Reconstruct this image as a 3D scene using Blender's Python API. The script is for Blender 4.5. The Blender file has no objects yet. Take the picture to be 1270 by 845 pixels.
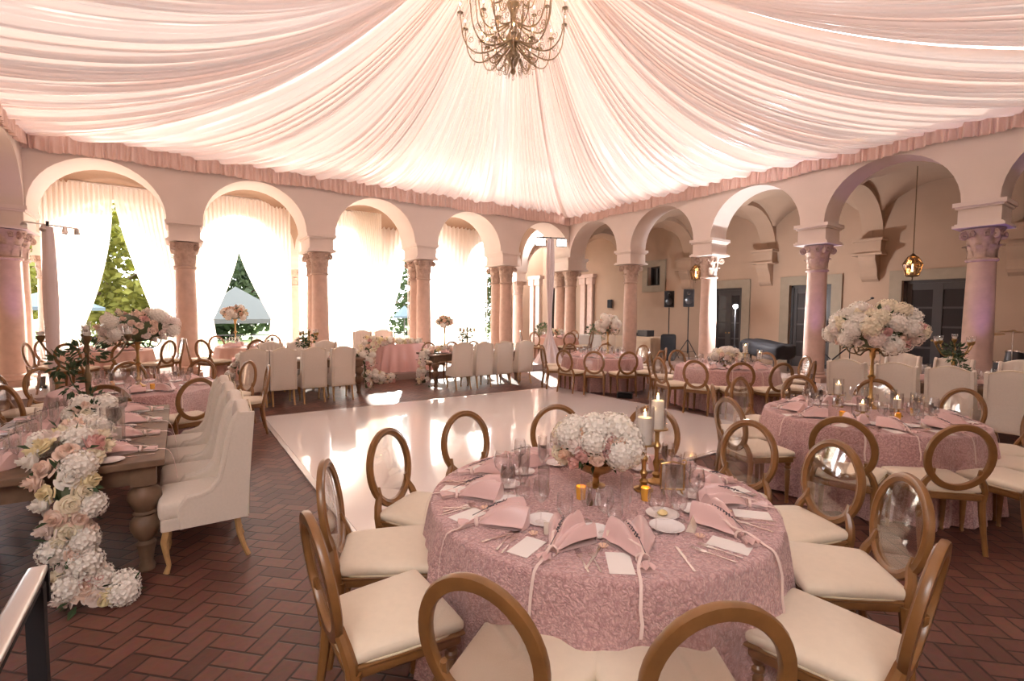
import bpy, math, random
from math import sin, cos, pi, sqrt, radians, atan2, hypot
from mathutils import Vector, Matrix, noise
rnd = random.Random(7)
SC = bpy.context.scene
COL = SC.collection
# ------------------------------------------------------------------ materials
def M(name, color=(.8, .8, .8), rough=.5, metal=0, spec=.5, coat=0, emit=None, es=0, trans=None, tw=0, sheen=0):
    m = bpy.data.materials.new(name); m.use_nodes = True
    nt = m.node_tree; b = nt.nodes['Principled BSDF']
    b.inputs['Base Color'].default_value = (*color, 1); b.inputs['Roughness'].default_value = rough
    b.inputs['Metallic'].default_value = metal; b.inputs['Specular IOR Level'].default_value = spec
    b.inputs['Coat Weight'].default_value = coat; b.inputs['Coat Roughness'].default_value = .15
    b.inputs['Sheen Weight'].default_value = sheen
    if emit: b.inputs['Emission Color'].default_value = (*emit, 1); b.inputs['Emission Strength'].default_value = es
    if tw:
        t = nt.nodes.new('ShaderNodeBsdfTranslucent'); t.inputs['Color'].default_value = (*(trans or color), 1)
        mx = nt.nodes.new('ShaderNodeMixShader'); mx.inputs[0].default_value = tw
        nt.links.new(b.outputs[0], mx.inputs[1]); nt.links.new(t.outputs[0], mx.inputs[2])
        nt.links.new(mx.outputs[0], nt.nodes['Material Output'].inputs[0])
    return m
def node(nt, typ, **kw):
    n = nt.nodes.new(typ)
    for k, v in kw.items(): setattr(n, k, v)
    return n
def vary(m, scale, amount, bump=0, bscale=None, dist=.01, detail=3, kind='NOISE', col2=None, lo=.3, hi=.7):
    """noise mottling of the base colour and a bump"""
    nt = m.node_tree; b = nt.nodes['Principled BSDF']; L = nt.links
    tc = node(nt, 'ShaderNodeTexCoord')
    if amount:
        nz = node(nt, 'ShaderNodeTexNoise'); nz.inputs['Scale'].default_value = scale; nz.inputs['Detail'].default_value = detail
        L.new(tc.outputs['Object'], nz.inputs['Vector'])
        c = b.inputs['Base Color'].default_value[:3]
        c2 = col2 or tuple(x * (1 - amount) for x in c)
        r = node(nt, 'ShaderNodeValToRGB'); r.color_ramp.elements[0].position = lo; r.color_ramp.elements[1].position = hi
        r.color_ramp.elements[0].color = (*c2, 1); r.color_ramp.elements[1].color = (*c, 1)
        L.new(nz.outputs['Fac'], r.inputs[0]); L.new(r.outputs[0], b.inputs['Base Color'])
    if bump:
        if kind == 'VORONOI':
            n2 = node(nt, 'ShaderNodeTexVoronoi'); out = n2.outputs['Distance']
        else:
            n2 = node(nt, 'ShaderNodeTexNoise'); n2.inputs['Detail'].default_value = 3; out = n2.outputs['Fac']
        n2.inputs['Scale'].default_value = bscale or scale
        L.new(tc.outputs['Object'], n2.inputs['Vector'])
        bp = node(nt, 'ShaderNodeBump'); bp.inputs['Strength'].default_value = bump; bp.inputs['Distance'].default_value = dist
        L.new(out, bp.inputs['Height']); L.new(bp.outputs[0], b.inputs['Normal'])
    return m
def clear(name, tint=(1, 1, 1), refl=.08, edge=.6, rough=.02):
    """thin clear glass or acrylic: transparent with a fresnel reflection"""
    m = bpy.data.materials.new(name); m.use_nodes = True; nt = m.node_tree; nt.nodes.clear(); L = nt.links
    o = node(nt, 'ShaderNodeOutputMaterial'); t = node(nt, 'ShaderNodeBsdfTransparent'); t.inputs[0].default_value = (*tint, 1)
    g = node(nt, 'ShaderNodeBsdfGlossy'); g.inputs['Roughness'].default_value = rough
    lw = node(nt, 'ShaderNodeLayerWeight'); lw.inputs[0].default_value = .35
    mr = node(nt, 'ShaderNodeMapRange'); mr.inputs['To Min'].default_value = refl; mr.inputs['To Max'].default_value = edge
    L.new(lw.outputs['Facing'], mr.inputs[0])
    mx = node(nt, 'ShaderNodeMixShader'); L.new(mr.outputs[0], mx.inputs[0]); L.new(t.outputs[0], mx.inputs[1]); L.new(g.outputs[0], mx.inputs[2])
    L.new(mx.outputs[0], o.inputs[0]); return m

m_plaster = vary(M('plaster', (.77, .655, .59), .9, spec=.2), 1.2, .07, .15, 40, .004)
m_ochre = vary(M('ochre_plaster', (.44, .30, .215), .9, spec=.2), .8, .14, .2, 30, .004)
m_stone = vary(M('column_stone', (.62, .44, .36), .7, spec=.25), 6, .14, .15, 60, .003)
m_carv = vary(M('carved_stone', (.60, .44, .36), .8, spec=.2), 12, .25, .3, 50, .01)
m_slab = vary(M('platform_stone', (.40, .29, .25), .5), 3, .2)
m_dance = M('white_dance_floor', (.86, .81, .79), .035, spec=1.0, coat=.6)
m_dedge = M('dance_floor_edging', (.75, .72, .72), .25, .6)
m_cream = vary(M('cream_seat_fabric', (.80, .69, .54), .75, spec=.2, sheen=.2), 30, .04)
m_pipe = M('cream_piping', (.72, .61, .44), .7)
m_gold = vary(M('gold_painted_wood', (.28, .128, .040), .33, spec=.5, coat=.25), 14, .25)
m_uph = vary(M('ivory_linen', (.74, .65, .56), .85, spec=.2, sheen=.2), 60, .05, .15, 300, .001)
m_oak = vary(M('pale_oak', (.55, .33, .14), .45), 20, .2)
m_rustic = vary(M('weathered_wood', (.22, .13, .078), .55), 7, .4, .2, 60, .003)
m_cloth = vary(M('rosette_cloth', (.62, .345, .34), .85, spec=.25, sheen=.3), 45, 0, .9, 42, .012, kind='VORONOI')
nt = m_cloth.node_tree
vv = [n for n in nt.nodes if n.type == 'TEX_VORONOI'][0]; vv.inputs['Scale'].default_value = 62
dn = node(nt, 'ShaderNodeTexNoise'); dn.inputs['Scale'].default_value = 38; tcx = [n for n in nt.nodes if n.type == 'TEX_COORD'][0]; vm = node(nt, 'ShaderNodeVectorMath', operation='MULTIPLY_ADD'); vm.inputs[1].default_value = (.05, .05, .05)
nt.links.new(tcx.outputs['Object'], dn.inputs['Vector']); nt.links.new(dn.outputs['Color'], vm.inputs[0]); nt.links.new(tcx.outputs['Object'], vm.inputs[2]); nt.links.new(vm.outputs[0], vv.inputs['Vector'])
rr = node(nt, 'ShaderNodeValToRGB'); rr.color_ramp.elements[0].color = (.83, .54, .51, 1); rr.color_ramp.elements[1].color = (.52, .29, .28, 1); rr.color_ramp.elements[1].position = .75
nt.links.new(vv.outputs['Distance'], rr.inputs[0]); nt.links.new(rr.outputs[0], nt.nodes['Principled BSDF'].inputs['Base Color'])
m_pinksat = M('pink_satin', (.78, .46, .43), .38, spec=.6, sheen=.3)
m_peach = M('peach_cloth', (.85, .56, .47), .6, tw=.25)
m_napkin = M('rose_satin_napkin', (.74, .49, .46), .36, spec=.6, sheen=.3)
m_ribbon = M('blush_ribbon', (.85, .66, .60), .4)
m_satin = M('blush_satin_lining', (.89, .725, .655), .22, spec=1.0, sheen=.05, trans=(1.0, .82, .74), tw=.040)
m_val = M('dusky_satin_valance', (.90, .68, .60), .36, spec=.7, trans=(.9, .5, .42), tw=.05)
m_sheer = bpy.data.materials.new('ivory_sheer'); m_sheer.use_nodes = True
nt = m_sheer.node_tree; b = nt.nodes['Principled BSDF']; b.inputs['Base Color'].default_value = (.93, .87, .80, 1); b.inputs['Roughness'].default_value = .9
t = node(nt, 'ShaderNodeBsdfTranslucent'); t.inputs[0].default_value = (.97, .92, .86, 1); m1 = node(nt, 'ShaderNodeMixShader'); m1.inputs[0].default_value = .65
nt.links.new(b.outputs[0], m1.inputs[1]); nt.links.new(t.outputs[0], m1.inputs[2])
tr = node(nt, 'ShaderNodeBsdfTransparent'); m2 = node(nt, 'ShaderNodeMixShader'); m2.inputs[0].default_value = .18
nt.links.new(m1.outputs[0], m2.inputs[1]); nt.links.new(tr.outputs[0], m2.inputs[2]); nt.links.new(m2.outputs[0], nt.nodes['Material Output'].inputs[0])
m_glass = clear('clear_glass', (.997, .993, .993), .06, .5)
m_acryl = clear('clear_acrylic', (.97, .965, .96), .05, .55, .04)
m_amber = M('amber_glass', (.60, .27, .04), .15, spec=.8, emit=(1, .45, .05), es=.06)  # faint emission put into the glass for the candle glow
m_brass = vary(M('aged_brass', (.62, .40, .16), .32, 1), 20, .3)
m_bronze = M('dark_bronze', (.20, .13, .07), .4, .8)
m_antq = vary(M('antique_silver_gilt', (.50, .40, .27), .35, .85), 15, .35)
m_crystal = clear('crystal', (.95, .95, .95), .25, .9)
m_china = M('white_china', (.86, .80, .78), .18, spec=.6)
m_silver = M('polished_silver', (.72, .66, .62), .15, 1)
m_steel = M('brushed_steel', (.62, .58, .55), .3, 1)
m_paper = M('ivory_card', (.88, .82, .77), .8)
m_card2 = M('taupe_card', (.72, .60, .50), .8)
m_wax = M('white_wax', (.90, .86, .80), .5, tw=.2)
m_butter = M('butter', (.88, .70, .35), .5)
m_flame = M('candle_flame', (1, .7, .3), .5, emit=(1, .62, .25), es=30)
m_bulb = M('warm_bulb', (1, .8, .5), .5, emit=(1, .62, .25), es=26)
m_led = M('led_panel_face', (1, 1, 1), .5, emit=(.95, .95, 1), es=12)
m_strobe = M('strobe_tube', (1, 1, 1), .5, emit=(.85, .93, 1), es=400)
m_black = M('matt_black', (.02, .018, .02), .75, spec=.25)
m_blackgl = M('black_plastic', (.035, .03, .032), .3)
m_iron = M('black_iron', (.03, .022, .02), .45)
m_door = M('dark_door_wood', (.035, .026, .024), .5)
m_dglass = M('dark_window_glass', (.03, .025, .025), .2, spec=.3)
m_taupe = vary(M('taupe_stone_surround', (.30, .235, .17), .8), 5, .12)
m_leaf = M('dark_leaf', (.05, .085, .035), .55, tw=.15)
m_leaf2 = M('olive_leaf', (.14, .17, .06), .6, tw=.2)
m_stem = M('green_stem', (.10, .13, .06), .6)
m_lav = M('dried_lavender', (.10, .08, .09), .8)
m_tree = vary(M('yellow_green_leaves', (.13, .13, .012), .8, tw=.3), 2, .4)  # yellow-green is the tree's own leaf colour
m_tree2 = vary(M('deep_green_leaves', (.035, .055, .018), .8, tw=.3), 2, .4)
m_bark = M('bark', (.12, .08, .05), .9)
m_grass = vary(M('lawn', (.20, .30, .08), .9), 3, .4)
m_paving = vary(M('pale_paving', (.62, .55, .48), .8), 1, .15)
m_umb = M('slate_canvas', (.05, .075, .09), .8)
m_hill = M('grey_canopy_canvas', (.045, .05, .048), .9)
FL = {}
for nme, c in dict(white=(.93, .88, .81), cream=(.92, .83, .66), yellow=(.90, .78, .50), blush=(.88, .68, .57), pink=(.78, .48, .44), peach=(.88, .62, .46), pale=(.90, .78, .72)).items():
    FL[nme] = M(nme + '_petals', c, .7, spec=.2, tw=.15)

# herringbone brick
m_brick = M('herringbone_brick', (.2, .08, .05), .45)
nt = m_brick.node_tree; L = nt.links; b = nt.nodes['Principled BSDF']
def mth(op, a, bb=None, c=None):
    n = node(nt, 'ShaderNodeMath', operation=op)
    for i, v in enumerate((a, bb, c)):
        if v is None: continue
        if isinstance(v, (int, float)): n.inputs[i].default_value = v
        else: L.new(v, n.inputs[i])
    return n.outputs[0]
g = node(nt, 'ShaderNodeNewGeometry'); sx = node(nt, 'ShaderNodeSeparateXYZ'); L.new(g.outputs['Position'], sx.inputs[0])
W = .112; k = .70710678 / W
u = mth('ADD', mth('MULTIPLY', mth('ADD', sx.outputs[0], sx.outputs[1]), k), 2000)
v = mth('ADD', mth('MULTIPLY', mth('SUBTRACT', sx.outputs[1], sx.outputs[0]), k), 1000)
i_ = mth('FLOOR', u); j_ = mth('FLOOR', v); fu = mth('FRACT', u); fv = mth('FRACT', v)
mm = mth('MODULO', mth('ADD', mth('SUBTRACT', i_, j_), 4000), 4)
H = mth('LESS_THAN', mm, 1.5); is1 = mth('COMPARE', mm, 1, .2); is2 = mth('COMPARE', mm, 2, .2); nH = mth('SUBTRACT', 1, H)
along = mth('ADD', mth('MULTIPLY', H, mth('ADD', fu, is1)), mth('MULTIPLY', nH, mth('ADD', fv, is2)))
across = mth('ADD', mth('MULTIPLY', H, fv), mth('MULTIPLY', nH, fu))
ed = mth('MINIMUM', mth('MINIMUM', along, mth('SUBTRACT', 2, along)), mth('MINIMUM', across, mth('SUBTRACT', 1, across)))
cx = node(nt, 'ShaderNodeCombineXYZ'); L.new(mth('SUBTRACT', i_, is1), cx.inputs[0]); L.new(mth('SUBTRACT', j_, is2), cx.inputs[1])
wn = node(nt, 'ShaderNodeTexWhiteNoise'); L.new(cx.outputs[0], wn.inputs['Vector'])
cr = node(nt, 'ShaderNodeValToRGB'); e = cr.color_ramp.elements; e[0].color = (.125, .048, .035, 1); e[1].color = (.235, .098, .070, 1)
L.new(wn.outputs['Value'], cr.inputs[0])
nz = node(nt, 'ShaderNodeTexNoise'); nz.inputs['Scale'].default_value = 25; nz.inputs['Detail'].default_value = 4; L.new(g.outputs['Position'], nz.inputs['Vector'])
mxn = node(nt, 'ShaderNodeMix', data_type='RGBA', blend_type='MULTIPLY'); mxn.inputs[0].default_value = .5
L.new(cr.outputs[0], mxn.inputs[6]); L.new(nz.outputs['Color'], mxn.inputs[7])
nsr = node(nt, 'ShaderNodeMapRange', interpolation_type='SMOOTHSTEP'); nsr.inputs[1].default_value = .03; nsr.inputs[2].default_value = .075; L.new(ed, nsr.inputs[0])
mo = node(nt, 'ShaderNodeMix', data_type='RGBA'); mo.inputs[6].default_value = (.035, .016, .012, 1)
L.new(nsr.outputs[0], mo.inputs[0]); L.new(mxn.outputs[2], mo.inputs[7]); L.new(mo.outputs[2], b.inputs['Base Color'])
hh = mth('ADD', nsr.outputs[0], mth('MULTIPLY', nz.outputs['Fac'], .4))
hh = mth('ADD', hh, mth('MULTIPLY', wn.outputs['Value'], .3))
bp = node(nt, 'ShaderNodeBump'); bp.inputs['Strength'].default_value = .5; bp.inputs['Distance'].default_value = .006
L.new(hh, bp.inputs['Height']); L.new(bp.outputs[0], b.inputs['Normal'])
b.inputs['Roughness'].default_value = .45; b.inputs['Specular IOR Level'].default_value = .35

# ------------------------------------------------------------------ mesh builder
class MB:
    def __init__(s): s.v = []; s.f = []
    def add(s, vs, fs, T=None):
        n = len(s.v)
        s.v += [tuple(T @ Vector(p)) for p in vs] if T else [tuple(p) for p in vs]
        s.f += [tuple(i + n for i in f) for f in fs]; return s
    def box(s, c, d, T=None):
        x, y, z = c; a, b_, e_ = d[0] / 2, d[1] / 2, d[2] / 2
        vs = [(x + i * a, y + j * b_, z + k_ * e_) for k_ in (-1, 1) for j in (-1, 1) for i in (-1, 1)]
        return s.add(vs, [(0, 2, 3, 1), (4, 5, 7, 6), (0, 1, 5, 4), (2, 6, 7, 3), (0, 4, 6, 2), (1, 3, 7, 5)], T)
    def rbox(s, c, d, r, n=4, T=None, fn=None):
        """box with rounded edges; fn may move each point"""
        vs = []; fs = []; hx = [q / 2 for q in d]; idx = {}
        ts = [-1, -.92, -.75] + [-.5 + i / n for i in range(n + 1)] + [.75, .92, 1]
        def P(p):
            if p in idx: return idx[p]
            q = []; o = []
            for a in range(3):
                w = p[a] * hx[a]; lim = hx[a] - min(r, hx[a] * .98); inn = max(-lim, min(lim, w)); q.append(inn); o.append(w - inn)
            l = sqrt(sum(t * t for t in o)) or 1
            rr_ = min(r, min(hx) * .98) if l > 1e-9 else 0
            pt = [q[a] + o[a] / l * rr_ + c[a] for a in range(3)]
            if fn: pt = fn(pt)
            idx[p] = len(vs); vs.append(pt); return idx[p]
        m = len(ts)
        for ax in range(3):
            for sg in (-1, 1):
                for i in range(m - 1):
                    for j in range(m - 1):
                        def mk(a_, b_):
                            p = [0, 0, 0]; p[ax] = sg; p[(ax + 1) % 3] = a_; p[(ax + 2) % 3] = b_; return P(tuple(p))
                        q = (mk(ts[i], ts[j]), mk(ts[i + 1], ts[j]), mk(ts[i + 1], ts[j + 1]), mk(ts[i], ts[j + 1]))
                        fs.append(q if sg > 0 else q[::-1])
        return s.add(vs, fs, T)
    def lathe(s, prof, seg=24, T=None, c=(0, 0, 0), cap=True):
        vs = []; fs = []
        for (r, z) in prof:
            for i in range(seg):
                a = 2 * pi * i / seg; vs.append((c[0] + r * cos(a), c[1] + r * sin(a), c[2] + z))
        for k_ in range(len(prof) - 1):
            for i in range(seg):
                j = (i + 1) % seg; fs.append((k_ * seg + i, k_ * seg + j, (k_ + 1) * seg + j, (k_ + 1) * seg + i))
        if cap:
            if prof[0][0] > 1e-5: fs.append(tuple(range(seg))[::-1])
            if prof[-1][0] > 1e-5: fs.append(tuple((len(prof) - 1) * seg + i for i in range(seg)))
        return s.add(vs, fs, T)
    def tube(s, pts, rad, seg=8, closed=False, T=None, flat=1.0, up=None):
        pts = [Vector(p) for p in pts]; n = len(pts); rad = rad if isinstance(rad, (list, tuple)) else [rad] * n
        vs = []; fs = []; pn = None
        for i in range(n):
            a = pts[(i - 1) % n] if (closed or i > 0) else pts[i]; b_ = pts[(i + 1) % n] if (closed or i < n - 1) else pts[i]
            t = (b_ - a).normalized()
            if up is not None: nn = (Vector(up) - t * t.dot(Vector(up))).normalized()
            elif pn is None:
                w = Vector((0, 0, 1)) if abs(t.z) < .9 else Vector((1, 0, 0)); nn = (w - t * w.dot(t)).normalized()
            else: nn = (pn - t * pn.dot(t)).normalized()
            pn = nn; bb = t.cross(nn)
            for k_ in range(seg):
                q = 2 * pi * (k_ + .5) / seg; vs.append(pts[i] + nn * (cos(q) * rad[i]) + bb * (sin(q) * rad[i] * flat))
        m = n if closed else n - 1
        for i in range(m):
            i2 = (i + 1) % n
            for k_ in range(seg):
                k2 = (k_ + 1) % seg; fs.append((i * seg + k_, i * seg + k2, i2 * seg + k2, i2 * seg + k_))
        if not closed: fs += [tuple(range(seg))[::-1], tuple((n - 1) * seg + q for q in range(seg))]
        return s.add(vs, fs, T)
    def sph(s, c, r, n=8, T=None, sc=(1, 1, 1)):
        pr = [(sin(pi * i / n) * 1.0, -cos(pi * i / n)) for i in range(n + 1)]
        pr[0] = (1e-4, -1); pr[-1] = (1e-4, 1)
        TT = Matrix.Translation(c) @ Matrix.Diagonal((r * sc[0], r * sc[1], r * sc[2], 1))
        return s.lathe(pr, n * 2 if n < 8 else 14, (T @ TT) if T else TT, cap=False)
    def grid(s, fn, nu, nv, T=None, closeu=False):
        vs = [fn(i / nu, j / nv) for j in range(nv + 1) for i in range(nu + (0 if closeu else 1))]
        w = nu + (0 if closeu else 1); fs = []
        for j in range(nv):
            for i in range(nu):
                i2 = (i + 1) % w if closeu else i + 1
                fs.append((j * w + i, j * w + i2, (j + 1) * w + i2, (j + 1) * w + i))
        return s.add(vs, fs, T)
    def prism(s, poly, h0, h1, axes='xy', T=None):
        n = len(poly)
        def P(p, h): return {'xy': (p[0], p[1], h), 'yz': (h, p[0], p[1]), 'xz': (p[0], h, p[1])}[axes]
        vs = [P(p, h0) for p in poly] + [P(p, h1) for p in poly]
        fs = [tuple(range(n))[::-1], tuple(range(n, 2 * n))] + [(i, (i + 1) % n, n + (i + 1) % n, n + i) for i in range(n)]
        return s.add(vs, fs, T)
    def mesh(s, name, mat, smooth=True, ang=40):
        me = bpy.data.meshes.new(name); me.from_pydata(s.v, [], s.f); me.materials.append(mat); me.update()
        if smooth:
            me.polygons.foreach_set('use_smooth', [True] * len(me.polygons))
            try: me.set_sharp_from_angle(angle=radians(ang))
            except Exception: pass
        return me
T_ = lambda x, y, z: Matrix.Translation((x, y, z))
R_ = lambda a, ax='Z': Matrix.Rotation(a, 4, ax)
S_ = lambda a, b_=None, c=None: Matrix.Diagonal((a, b_ or a, c or a, 1))
# ------------------------------------------------------------------ object tree:  spec = (name, mesh or None, matrix, [children], label or None)
def put(spec, parent=None):
    name, me, mat, kids = spec[:4]
    o = bpy.data.objects.new(name, me); COL.objects.link(o)
    o.matrix_local = mat
    if parent: o.parent = parent
    if len(spec) > 4 and spec[4]: o['label'] = spec[4]
    for k_ in kids: put(k_, o)
    return o
I4 = Matrix.Identity(4)
def thing(name, kids, mat, label, cat, group=None, kind=None, me=None):
    o = put((name, me, mat, kids))
    o['label'] = label
    o['category'] = cat
    if group: o['group'] = group
    if kind: o['kind'] = kind
    return o
def part(name, mb, mat, T=I4, kids=(), label=None, smooth=True, ang=40): return (name, mb.mesh(name, mat, smooth, ang), T, list(kids), label)
def single(name, mb, mat, label, cat, T=I4, group=None, kind=None, smooth=True, ang=40):
    return thing(name, [], T, label, cat, group, kind, mb.mesh(name, mat, smooth, ang))
def at(spec, T): return (spec[0], spec[1], T @ spec[2]) + tuple(spec[3:])

# ------------------------------------------------------------------ room numbers (metres; camera stands at the origin, 1.76 high)
NY, NYB = 14.25, 15.35           # north arcade faces
EX, EXB = 12.42, 13.17           # east arcade faces
WX, SY = -2.60, -.95
NX = [-2.93, .17, 3.33, 6.50, 9.68, 12.85]
EY = [14.50, 11.48, 8.50, 5.58, 2.65, -.30]
ZS, RA = 3.94, 1.20              # springing of the arches, arch radius
PZ = .17                         # height of the loggia floor
OY = 18.0; OX = 16.0             # outer line of the north loggia, back wall of the east loggia

# floor
f = MB(); f.box((4.9, 7, -.05), (40, 40, .1)); o = single('floor', f, m_brick, 'dark red herringbone brick floor of the courtyard', 'floor', kind='structure')
p = MB(); p.prism([(-9, 12.15), (11.3, 12.15), (11.3, -6), (21, -6), (21, 21), (-9, 21)], .001, PZ)
single('floor', p, m_slab, 'raised stone floor one step above the brick, under the arcades', 'floor', kind='structure', smooth=False)
d = MB(); d.box((4.28, 6.25, .0145), (6.30, 5.32, .025))
dk = MB(); 
for a, b_, c_, e_ in ((4.28, 8.94, 6.42, .06), (4.28, 3.56, 6.42, .06), (1.10, 6.25, .06, 5.4), (7.46, 6.25, .06, 5.4)): dk.box((a, b_, .0125), (c_, e_, .023))
thing('dance_floor', [part('floor_panel', d, m_dance, smooth=False), part('edging', dk, m_dedge, smooth=False, label='bevelled silver edging strip')], I4, 'glossy white dance floor laid on the bricks', 'dance floor')
gr = MB(); gr.box((4, 50, -.12), (120, 60, .1)); single('ground', gr, m_grass, 'lawn outside beyond the arches', 'lawn', kind='structure')
pv = MB(); pv.box((4, 24, -.02), (60, 12, .1)); single('path', pv, m_paving, 'pale sunlit paving outside the arches', 'path', kind='structure')

# arcades
def arcade(P0, P1, nrm, cols, T, top=6.1, zs=ZS, ra=RA, seg=20):
    """wall from P0 to P1 with an arch between neighbouring column positions; nrm points away from the room"""
    P0 = Vector(P0); d_ = Vector(P1) - P0; Lh = d_.length; d_.normalize(); nrm = Vector(nrm); mb = MB()
    xs = [(0., zs)]
    for a, b_ in zip(cols[:-1], cols[1:]):
        c = (a + b_) / 2
        if c < 0 or c > Lh: continue
        r = ra
        for i in range(seg + 1):
            t = pi - pi * i / seg; xs.append((c + r * cos(t), zs + r * sin(t)))
    xs.append((Lh, zs)); vs = []; fs = []
    for x, z in xs:
        for off, zz in ((0, z), (0, top), (T, z), (T, top)):
            q = P0 + d_ * x + nrm * off; vs.append((q.x, q.y, zz))
    for i in range(len(xs) - 1):
        a, b_ = i * 4, i * 4 + 4
        fs += [(a, b_, b_ + 1, a + 1), (a + 2, a + 3, b_ + 3, b_ + 2), (a, a + 2, b_ + 2, b_), (a + 1, b_ + 1, b_ + 3, a + 3)]
    fs += [(0, 1, 3, 2), (len(vs) - 4, len(vs) - 2, len(vs) - 1, len(vs) - 3)]
    return mb.add(vs, fs)
x0 = -6.1
single('wall_north', arcade((x0, NY, 0), (EXB, NY, 0), (0, 1, 0), [x - x0 for x in [-6.05] + NX], 1.1), m_plaster, 'pink plaster arcade wall on the garden side', 'wall', kind='structure', ang=25)
single('wall_east', arcade((EX, -3.6, 0), (EX, NY, 0), (1, 0, 0), [y + 3.6 for y in sorted(EY + [-3.2])], .75), m_plaster, 'pink plaster arcade wall in front of the dark loggia', 'wall', kind='structure', ang=25)
single('wall_west', arcade((WX, 0, 0), (WX, NY, 0), (-1, 0, 0), [y for y in sorted(EY + [-3.2])], .75), m_plaster, 'plaster arcade wall meeting the garden arcade in the corner', 'wall', kind='structure', ang=25)
oc = [-6.05 - 0] + NX + [16.0]
single('wall_north', arcade((x0, OY, 0), (19, OY, 0), (0, 1, 0), [x - x0 for x in oc], .5, zs=3.72, ra=1.22), m_plaster, 'outer garden-side arcade wall behind the curtains', 'wall', kind='structure', ang=25)
# loggia ceilings: groin vaults and transverse ribs
def vault(xa, xb, ya, yb, zs, rise, mat, label, n=14):
    mb = MB(); cx_, cy_ = (xa + xb) / 2, (ya + yb) / 2; ax, ay = (xb - xa) / 2, (yb - ya) / 2
    def fn(u, v):
        x = -cos(pi * u); y = -cos(pi * v)
        return (cx_ + x * ax, cy_ + y * ay, zs + rise * max(sqrt(max(0, 1 - x * x)), sqrt(max(0, 1 - y * y))))
    mb.grid(fn, n, n); single('ceiling', mb, mat, label, 'ceiling', kind='structure', ang=30)
eys = sorted(EY + [-3.2, 18.0])
for i, (a, b_) in enumerate(zip(eys[:-1], eys[1:])):
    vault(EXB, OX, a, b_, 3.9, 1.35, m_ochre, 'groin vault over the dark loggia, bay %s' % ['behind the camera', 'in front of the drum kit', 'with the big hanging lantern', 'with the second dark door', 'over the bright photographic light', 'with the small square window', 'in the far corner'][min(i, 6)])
nxs = [-6.05] + NX
for i, (a, b_) in enumerate(zip(nxs[:-1], nxs[1:])):
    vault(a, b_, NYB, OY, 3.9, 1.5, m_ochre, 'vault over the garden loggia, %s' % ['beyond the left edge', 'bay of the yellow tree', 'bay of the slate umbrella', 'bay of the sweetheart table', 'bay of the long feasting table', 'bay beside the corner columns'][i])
def rib(P0, P1, w, zs, rise, th=.3):
    P0 = Vector(P0); P1 = Vector(P1); d_ = P1 - P0; s_ = Vector((-d_.y, d_.x, 0)).normalized() * w / 2; n = 16; vs = []; fs = []
    for i in range(n + 1):
        t = pi * i / n; q = P0 + d_ * (.5 - .5 * cos(t))
        for sg in (-1, 1):
            for k_ in (0, 1): vs.append((q.x + sg * s_.x, q.y + sg * s_.y, zs + rise * sin(t) + k_ * (th + .3 * (1 - sin(t)))))
    for i in range(n):
        a = i * 4; b_ = a + 4; fs += [(a, a + 2, b_ + 2, b_), (a, b_, b_ + 1, a + 1), (a + 2, a + 3, b_ + 3, b_ + 2)]
    return MB().add(vs, fs)
def corbel(x, y, z0=2.75):
    mb = MB()
    for (zz, h, e_) in ((3.86, .07, .40), (3.66, .34, .33), (3.47, .06, .40)): mb.box((x - e_ / 2, y, zz), (e_, .62 if e_ == .33 else .72, h))
    n = 10; poly = [(0, 3.45)] + [(.36 * (1 - (i / n)) ** .6 + .03 * sin(i / n * pi * 3), 3.45 - .72 * i / n) for i in range(n + 1)]
    mb.prism([(x - a, z) for a, z in poly], y - .2, y + .2, 'xz')
    return mb
bays = {11.48: 'beside the small square window', 8.50: 'between the bright light and second door', 5.58: 'between the second and third doors', 2.65: 'behind the drum kit'}
for y in EY[1:5]:
    single('trim_2', rib((EXB - .05, y, 0), (OX, y, 0), .5, 3.9, 1.22), m_ochre, 'plaster rib arch crossing the loggia ' + bays[y], 'arch', kind='structure')
    single('trim_3', corbel(OX, y), m_ochre, 'moulded plaster corbel on the loggia wall ' + bays[y], 'corbel', kind='structure', smooth=False)
for y in (14.5,):
    single('trim_2', rib((EXB - .05, y + .2, 0), (OX, y + .2, 0), .5, 3.9, 1.2), m_ochre, 'plaster rib arch crossing the far loggia corner', 'arch', kind='structure')
# back wall of east loggia with openings
def wall_with(holes, a0, a1, top, mk, th=.35):
    """holes: (a, b, z0, z1)"""
    mb = MB(); xs = sorted({a0, a1} | {h[0] for h in holes} | {h[1] for h in holes}); 
    for u0, u1 in zip(xs[:-1], xs[1:]):
        hs = [h for h in holes if h[0] <= u0 + 1e-6 and h[1] >= u1 - 1e-6]
        if hs:
            h = hs[0]
            if h[2] > .01: mb.box(*mk(u0, u1, 0, h[2]))
            mb.box(*mk(u0, u1, h[3], top))
        else: mb.box(*mk(u0, u1, 0, top))
    return mb
mkE = lambda a, b_, c, e_: ((OX + .175, (a + b_) / 2, (c + e_) / 2), (.35, b_ - a, e_ - c))
doors = [(9.32, 10.48), (6.55, 7.75), (3.42, 4.85), (.5, 1.9)]
win = (12.78, 13.42, 2.96, 3.72)
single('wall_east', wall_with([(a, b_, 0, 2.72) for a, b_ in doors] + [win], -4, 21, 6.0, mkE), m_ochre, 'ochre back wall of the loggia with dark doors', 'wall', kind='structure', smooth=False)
def surround(a, b_, z0, z1, w, sill=False):
    mb = MB(); x = OX - .02
    for (u0, u1, c, e_) in ((a - w, a, z0, z1 + w), (b_, b_ + w, z0, z1 + w), (a, b_, z1, z1 + w)) + (((a - w, b_ + w, z0 - w, z0),) if sill else ()):
        mb.box((x, (u0 + u1) / 2, (c + e_) / 2), (.07, u1 - u0, e_ - c))
    return mb
dl = ['behind the bright photographic light', 'behind the purple-lit column and keyboard', 'behind the big hanging lantern', 'behind the drum kit']
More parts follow.
